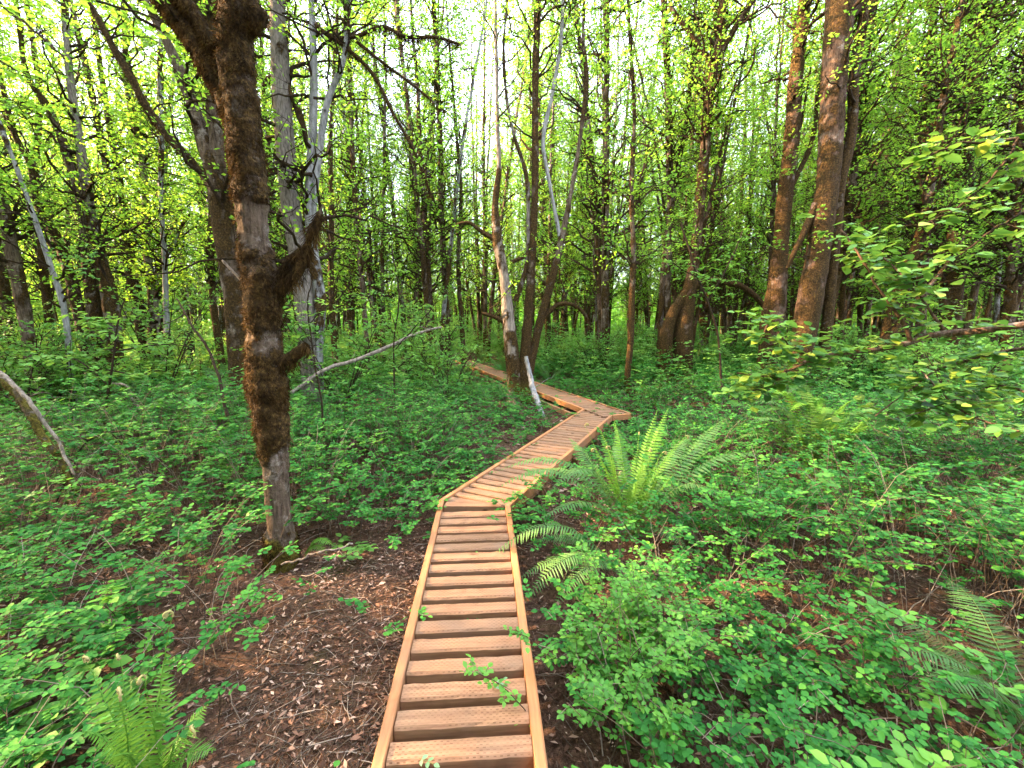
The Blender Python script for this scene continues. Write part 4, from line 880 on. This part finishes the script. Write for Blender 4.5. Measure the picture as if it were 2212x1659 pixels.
def twiggy(name, label, cat, Y, paths, seed, nleaf, leaf, mat, bark, spread=.35, aspect=.78, ntw=3, flat=1.2, group=None, base=None):
    """woody stems traced through picture points [(px, py, width_px, dy)], with leafy twigs along them"""
    r = np.random.default_rng(seed); root = None; gl = G(); gt = G()
    for pl in paths:
        o5 = []
        for q in pl:
            p = at(q[0], q[1], Y + (q[3] if len(q) > 3 else 0)); o5.append([*p, max(.002, q[2] / 2 / F * p[1])])
        s = spline(np.array(o5), 30)
        if root is None: b = s[0, :3].copy() if base is None else base; root = thing(name, b, label, cat, group)
        s[:, :3] += np.cumsum(r.normal(0, .0035, (30, 3)), 0)
        V, Q = tubes(s[:, :3], np.maximum(s[:, 3], .0015) * (1 + .12 * r.random(30)), 7); G().add(V, Q, moss=.05).build('stem', bark, root)
        nn = nleaf; t = r.uniform(.08, 1, nn) * 28.99; i = t.astype(int); f = (t - i)[:, None]; C = s[i, :3] * (1 - f) + s[i + 1, :3] * f
        TD = unit(rdir(r, nn, -.35, .55)); TL = r.uniform(.25, 1, nn) * spread; u = np.linspace(0, 1, 5); PT = C[:, None] + TD[:, None] * (TL[:, None] * u)[..., None] + np.cumsum(r.normal(0, .008, (nn, 5, 3)), 1) * (u > 0)[None, :, None]
        V, Q = tubes(PT, np.full((nn, 5), .0017) * (1 - .5 * u), 3); gt.add(V, Q, moss=.1)
        for k in range(ntw * 2):
            uu = r.uniform(.25, 1.0, nn) * 3.99; i = uu.astype(int); f = (uu - i)[:, None]; CC = PT[np.arange(nn), i] * (1 - f) + PT[np.arange(nn), i + 1] * f
            ax = unit(TD * .5 + rdir(r, nn, -.55, .15)); LL = leaf * r.uniform(.6, 1.15, nn)
            leaves(gl, CC + ax * .012, ax, unit(rdir(r, nn) * .55 + np.array([0, 0, flat])), LL, LL * aspect, True, r=r)
    gt.build('twigs', TWIG, root); gl.build('foliage', mat, root); return root
WIDE = np.array([])
twiggy('hazel_shrub', 'large-leaved hazel reaching in from the right with a long pale sunlit branch', 'shrub', 3.6,
       [[(2290, 690, 15, -.4), (2130, 712, 13, -.2), (2030, 720, 13), (1950, 742, 12), (1860, 757, 9), (1790, 766, 8), (1730, 790, 6), (1670, 812, 5), (1600, 800, 3)],
        [(1968, 738, 9), (1955, 710, 8), (1935, 675, 6), (1910, 640, 4), (1860, 560, 4), (1815, 500, 3, .2)],
        [(2045, 722, 7), (2025, 690, 6), (2005, 650, 4), (1960, 600, 3), (1905, 548, 3, .3)],
        [(1760, 772, 4), (1700, 750, 4), (1660, 700, 3), (1640, 740, 3)], [(1700, 800, 4), (1665, 835, 3), (1630, 845, 3), (1600, 850, 2)],
        [(2240, 750, 8, -.3), (2150, 762, 7), (2090, 776, 6), (2020, 800, 4), (1960, 850, 3), (1900, 900, 3)],
        [(2260, 860, 5, -.5), (2180, 840, 5, -.3), (2110, 850, 4), (2040, 870, 3), (1950, 900, 3)],
        [(2200, 930, 4, -.6), (2120, 900, 4, -.4), (2050, 860, 3, -.2), (1990, 800, 3)]],
       401, 44, .098, L_HAZEL, WARM, .36, .82, 2, base=np.array([4.6, 3.3, .0]))
twiggy('overhanging_bough', 'leafy bough with broad bright leaves hanging in at the upper right edge', 'branch', 2.4,
       [[(2300, 330, 9), (2200, 300, 7), (2110, 310, 5), (2040, 330, 4), (1960, 370, 3)], [(2200, 300, 5), (2140, 380, 4), (2060, 450, 3), (1980, 480, 3)], [(2290, 420, 5), (2180, 470, 4), (2080, 540, 3), (2010, 560, 2)]], 402, 16, .075, L_HAZEL, TWIG, .22, .75, 2)
twiggy('overhanging_bough', 'leafy bough hanging in at the top left corner', 'branch', 3.0,
       [[(-120, -80, 8), (0, 10, 6), (60, 60, 4), (120, 120, 3)], [(60, -120, 6), (150, -20, 5), (230, 20, 4), (340, 50, 3), (420, 130, 2)], [(-100, 100, 5), (-20, 120, 4), (40, 150, 3)]], 403, 15, .065, L_CANOPY, TWIG, .25, .7, 2)
twiggy('maple_sapling', 'sapling with flat layers of pale broad leaves in front of the leaning clump', 'sapling', 5.2,
       [[(215, 1010, 5), (225, 900, 5), (240, 780, 4), (250, 690, 3), (262, 640, 2)], [(230, 830, 3), (170, 780, 3), (110, 770, 2)], [(240, 760, 3), (310, 745, 3), (370, 740, 2), (415, 750, 2)], [(243, 720, 3), (190, 690, 2), (150, 680, 2)], [(236, 800, 3), (290, 810, 3), (340, 800, 2)]], 404, 20, .10, L_MAPLE, TWIG, .3, .62, 2, 2.2)
twiggy('maple_sapling', 'sapling with a flat spray of pale leaves low over the left ground cover', 'sapling', 3.9,
       [[(120, 1090, 4), (150, 1010, 4), (190, 950, 3), (260, 930, 3), (340, 935, 2)], [(190, 950, 3), (120, 920, 3), (60, 925, 2)], [(240, 935, 3), (280, 970, 2), (310, 985, 2)]], 405, 12, .075, L_MAPLE, TWIG, .2, .62, 2, 2.2)
twiggy('leafy_sapling', 'light green sapling between the nearest mossy trunk and the grey trunk', 'sapling', 4.6,
       [[(700, 950, 4), (690, 850, 4), (672, 740, 3), (665, 660, 3), (676, 600, 2)], [(668, 700, 2), (710, 660, 2), (730, 640, 2)], [(672, 740, 2), (640, 690, 2), (628, 650, 2)]], 406, 14, .06, L_MAPLE, TWIG, .22, .6, 2, 1.6)
twiggy('leafy_sapling', 'light green sapling standing in front of the long pale dead branch', 'sapling', 6.0,
       [[(855, 930, 4), (852, 840, 4), (850, 740, 3), (862, 640, 3), (850, 540, 2)], [(850, 760, 2), (900, 700, 2), (930, 660, 2)], [(852, 720, 2), (800, 660, 2), (780, 600, 2)], [(853, 800, 3), (890, 770, 2), (910, 760, 2)]], 407, 26, .07, L_MAPLE, TWIG, .4, .6, 3, 1.5)
twiggy('leafy_sapling', 'green sapling in front of the arching mossy limb', 'sapling', 8.2,
       [[(1560, 840, 5), (1545, 700, 4), (1500, 580, 4), (1470, 480, 3)], [(1530, 650, 3), (1580, 560, 3), (1600, 500, 2)], [(1510, 600, 3), (1440, 560, 2), (1410, 540, 2)]], 408, 34, .085, L_MID, TWIG, .6, .55, 3, 1.3)
def pole(name, label, cat, pl, seed, mat, twigs=0, moss=.0, lump=.004, Y=None):
    r = np.random.default_rng(seed); o5 = [[*at(q[0], q[1], q[3]), q[2] / 2 / F * q[3]] for q in pl]; s = spline(np.array(o5), 40); s[:, :3] += np.cumsum(r.normal(0, .004, (40, 3)), 0)
    root = thing(name, s[0, :3], label, cat); g = G(); gm = G(); stem_geo(g, s[:, :3], np.maximum(s[:, 3], .002), np.full(40, moss), r, seed, 9, lump, gm if moss > .3 else None, 1200 if moss > .3 else 0, (.02, .06)); g.build('stem', mat, root)
    if gm.n: gm.build('moss', MOSS, root)
    if twigs:
        i = r.integers(6, 39, twigs); D = rdir(r, twigs, -.7, .6); u = np.linspace(0, 1, 7); L = r.uniform(.15, .55, twigs); P = s[i, None, :3] + D[:, None] * (L[:, None] * u)[..., None] + np.cumsum(r.normal(0, .018, (twigs, 7, 3)), 1) * (u > 0)[None, :, None]
        for k in range(twigs):
            V, Q = tubes(P[k], .006 * (1 - .8 * u), 4); G().add(V, Q, moss=moss * .6).build('twig', mat, root)
    return root
pole('dead_branch', 'long pale dead branch slanting up from the grey trunk to the right', 'branch', [(628, 850, 8, 6.0), (690, 805, 8, 6.3), (770, 775, 8, 6.6), (850, 740, 7, 6.9), (905, 716, 5, 7.1), (955, 702, 4, 7.3)], 501, DEAD, 6)
pole('dead_branch', 'smooth white dead branch arching down at the left edge', 'branch', [(-60, 770, 10, 3.5), (10, 808, 9, 3.4), (60, 860, 8, 3.3), (105, 920, 7, 3.3), (140, 980, 6, 3.25), (158, 1010, 4, 3.2)], 502, DEAD, 3)
pole('mossy_branch', 'brown mossy fallen branch beside the white one at the left edge', 'branch', [(-60, 780, 18, 3.7), (20, 830, 16, 3.6), (60, 880, 14, 3.55), (90, 930, 12, 3.5), (135, 990, 8, 3.45), (160, 1050, 5, 3.4)], 503, BARK, 9, .8)
pole('mossy_pole', 'thin mossy pole lying level behind the nearest trunk', 'branch', [(350, 858, 8, 7.2), (430, 852, 9, 7.2), (520, 846, 9, 7.2), (640, 842, 8, 7.1)], 504, BARK, 3, .8)
pole('white_snag', 'white-barked broken log leaning against the foot of the centre clump', 'log', [(1136, 770, 8, 9.0), (1146, 815, 11, 8.9), (1157, 862, 12, 8.5), (1175, 908, 10, 8.0)], 505, PALE, 4, .25, .012)
pole('bare_sapling', 'thin dark bare stem leaning left of the nearest trunk', 'sapling', [(492, 900, 7, 4.6), (470, 810, 6, 4.7), (440, 740, 5, 4.8), (405, 690, 4, 4.9), (380, 650, 3, 5.0)], 506, TWIG, 5)
pole('fallen_stick', 'pale stick leaning beside the base of the nearest trunk', 'stick', [(608, 1222, 5, 2.72), (640, 1212, 5, 2.7), (668, 1203, 5, 2.68), (760, 1185, 4, 2.75)], 507, DEAD)
pole('fallen_stick', 'pale stick lying on the soil at the bottom left behind the fern', 'stick', [(55, 1578, 12, 1.75), (120, 1572, 10, 1.78), (200, 1562, 8, 1.8)], 508, DEAD)
pole('fallen_branch', 'grey bent dead branch in the ground cover at right', 'branch', [(1990, 1240, 5, 3.1), (2060, 1160, 6, 3.3), (2140, 1080, 6, 3.5), (2230, 1010, 5, 3.6)], 509, DEAD, 5)
pole('dry_cane', 'pale curved dry cane rising from the right ground cover', 'stick', [(1950, 1130, 4, 3.5), (1930, 1060, 4, 3.55), (1890, 1010, 4, 3.6), (1850, 985, 3, 3.6)], 510, DEAD)
pole('fallen_stick', 'pale dry stick at the bottom right of the picture', 'stick', [(1640, 1655, 7, 1.9), (1700, 1618, 6, 1.95), (1760, 1606, 5, 2.0), (1800, 1604, 4, 2.05)], 511, DEAD)
pole('fallen_branch', 'dark bare branch lying in front of the left leaning clump', 'branch', [(60, 885, 7, 6.5), (180, 880, 7, 6.5), (290, 870, 6, 6.6), (330, 845, 5, 6.7)], 512, TWIG, 6)
pole('fallen_branch', 'pale bent stick poking up before the slim upright tree', 'branch', [(320, 900, 6, 6.0), (290, 860, 6, 6.1), (285, 840, 5, 6.1), (250, 828, 4, 6.2)], 513, DEAD, 1)
# sprigs lying on the planks
def sprig(label, px, py, ang, L, seed):
    r = np.random.default_rng(seed); p = on_z(px, py, DECK + .006); root = thing('leaf_sprig', p, label, 'sprig', 'sprigs lying on the boardwalk'); d = np.array([math.cos(ang), math.sin(ang), .03]); u = np.linspace(0, 1, 6); P = p + d * (L * u)[:, None]; P[:, 2] += .006
    V, Q = tubes(P, np.full(6, .0012), 4); G().add(V, Q).build('stalk', STALK, root); g = G(); sd = np.array([-d[1], d[0], 0])
    for k in (1, 3, 5):
        for sg in ((1, -1) if k < 5 else (0,)): leaves(g, P[k][None], (d * .6 + sd * sg)[None], np.array([[r.normal(0, .25), r.normal(0, .25), 1.]]), L * .42, L * .26, True, r=r)
    g.build('leaves', SPRIG, root)
sprig('green leaf sprig on the third plank from the bottom', 1065, 1492, .8, .06, 1)
sprig('green leaf sprig on the lowest plank', 905, 1640, -.4, .06, 2)
sprig('green leaf sprig on the boardwalk beyond the second bend', 1290, 870, .3, .09, 3)
sprig('green leaf sprig on the boardwalk just before the second bend', 1240, 898, .2, .09, 4)
q = on_z(1030, 1180, DECK); spray_shrub('leafy_seedling', 'little green seedling poking up between the planks of the near section', [(q[0], q[1], 2)], 520, .2, .06, 3, 2, .03, L_MAPLE)
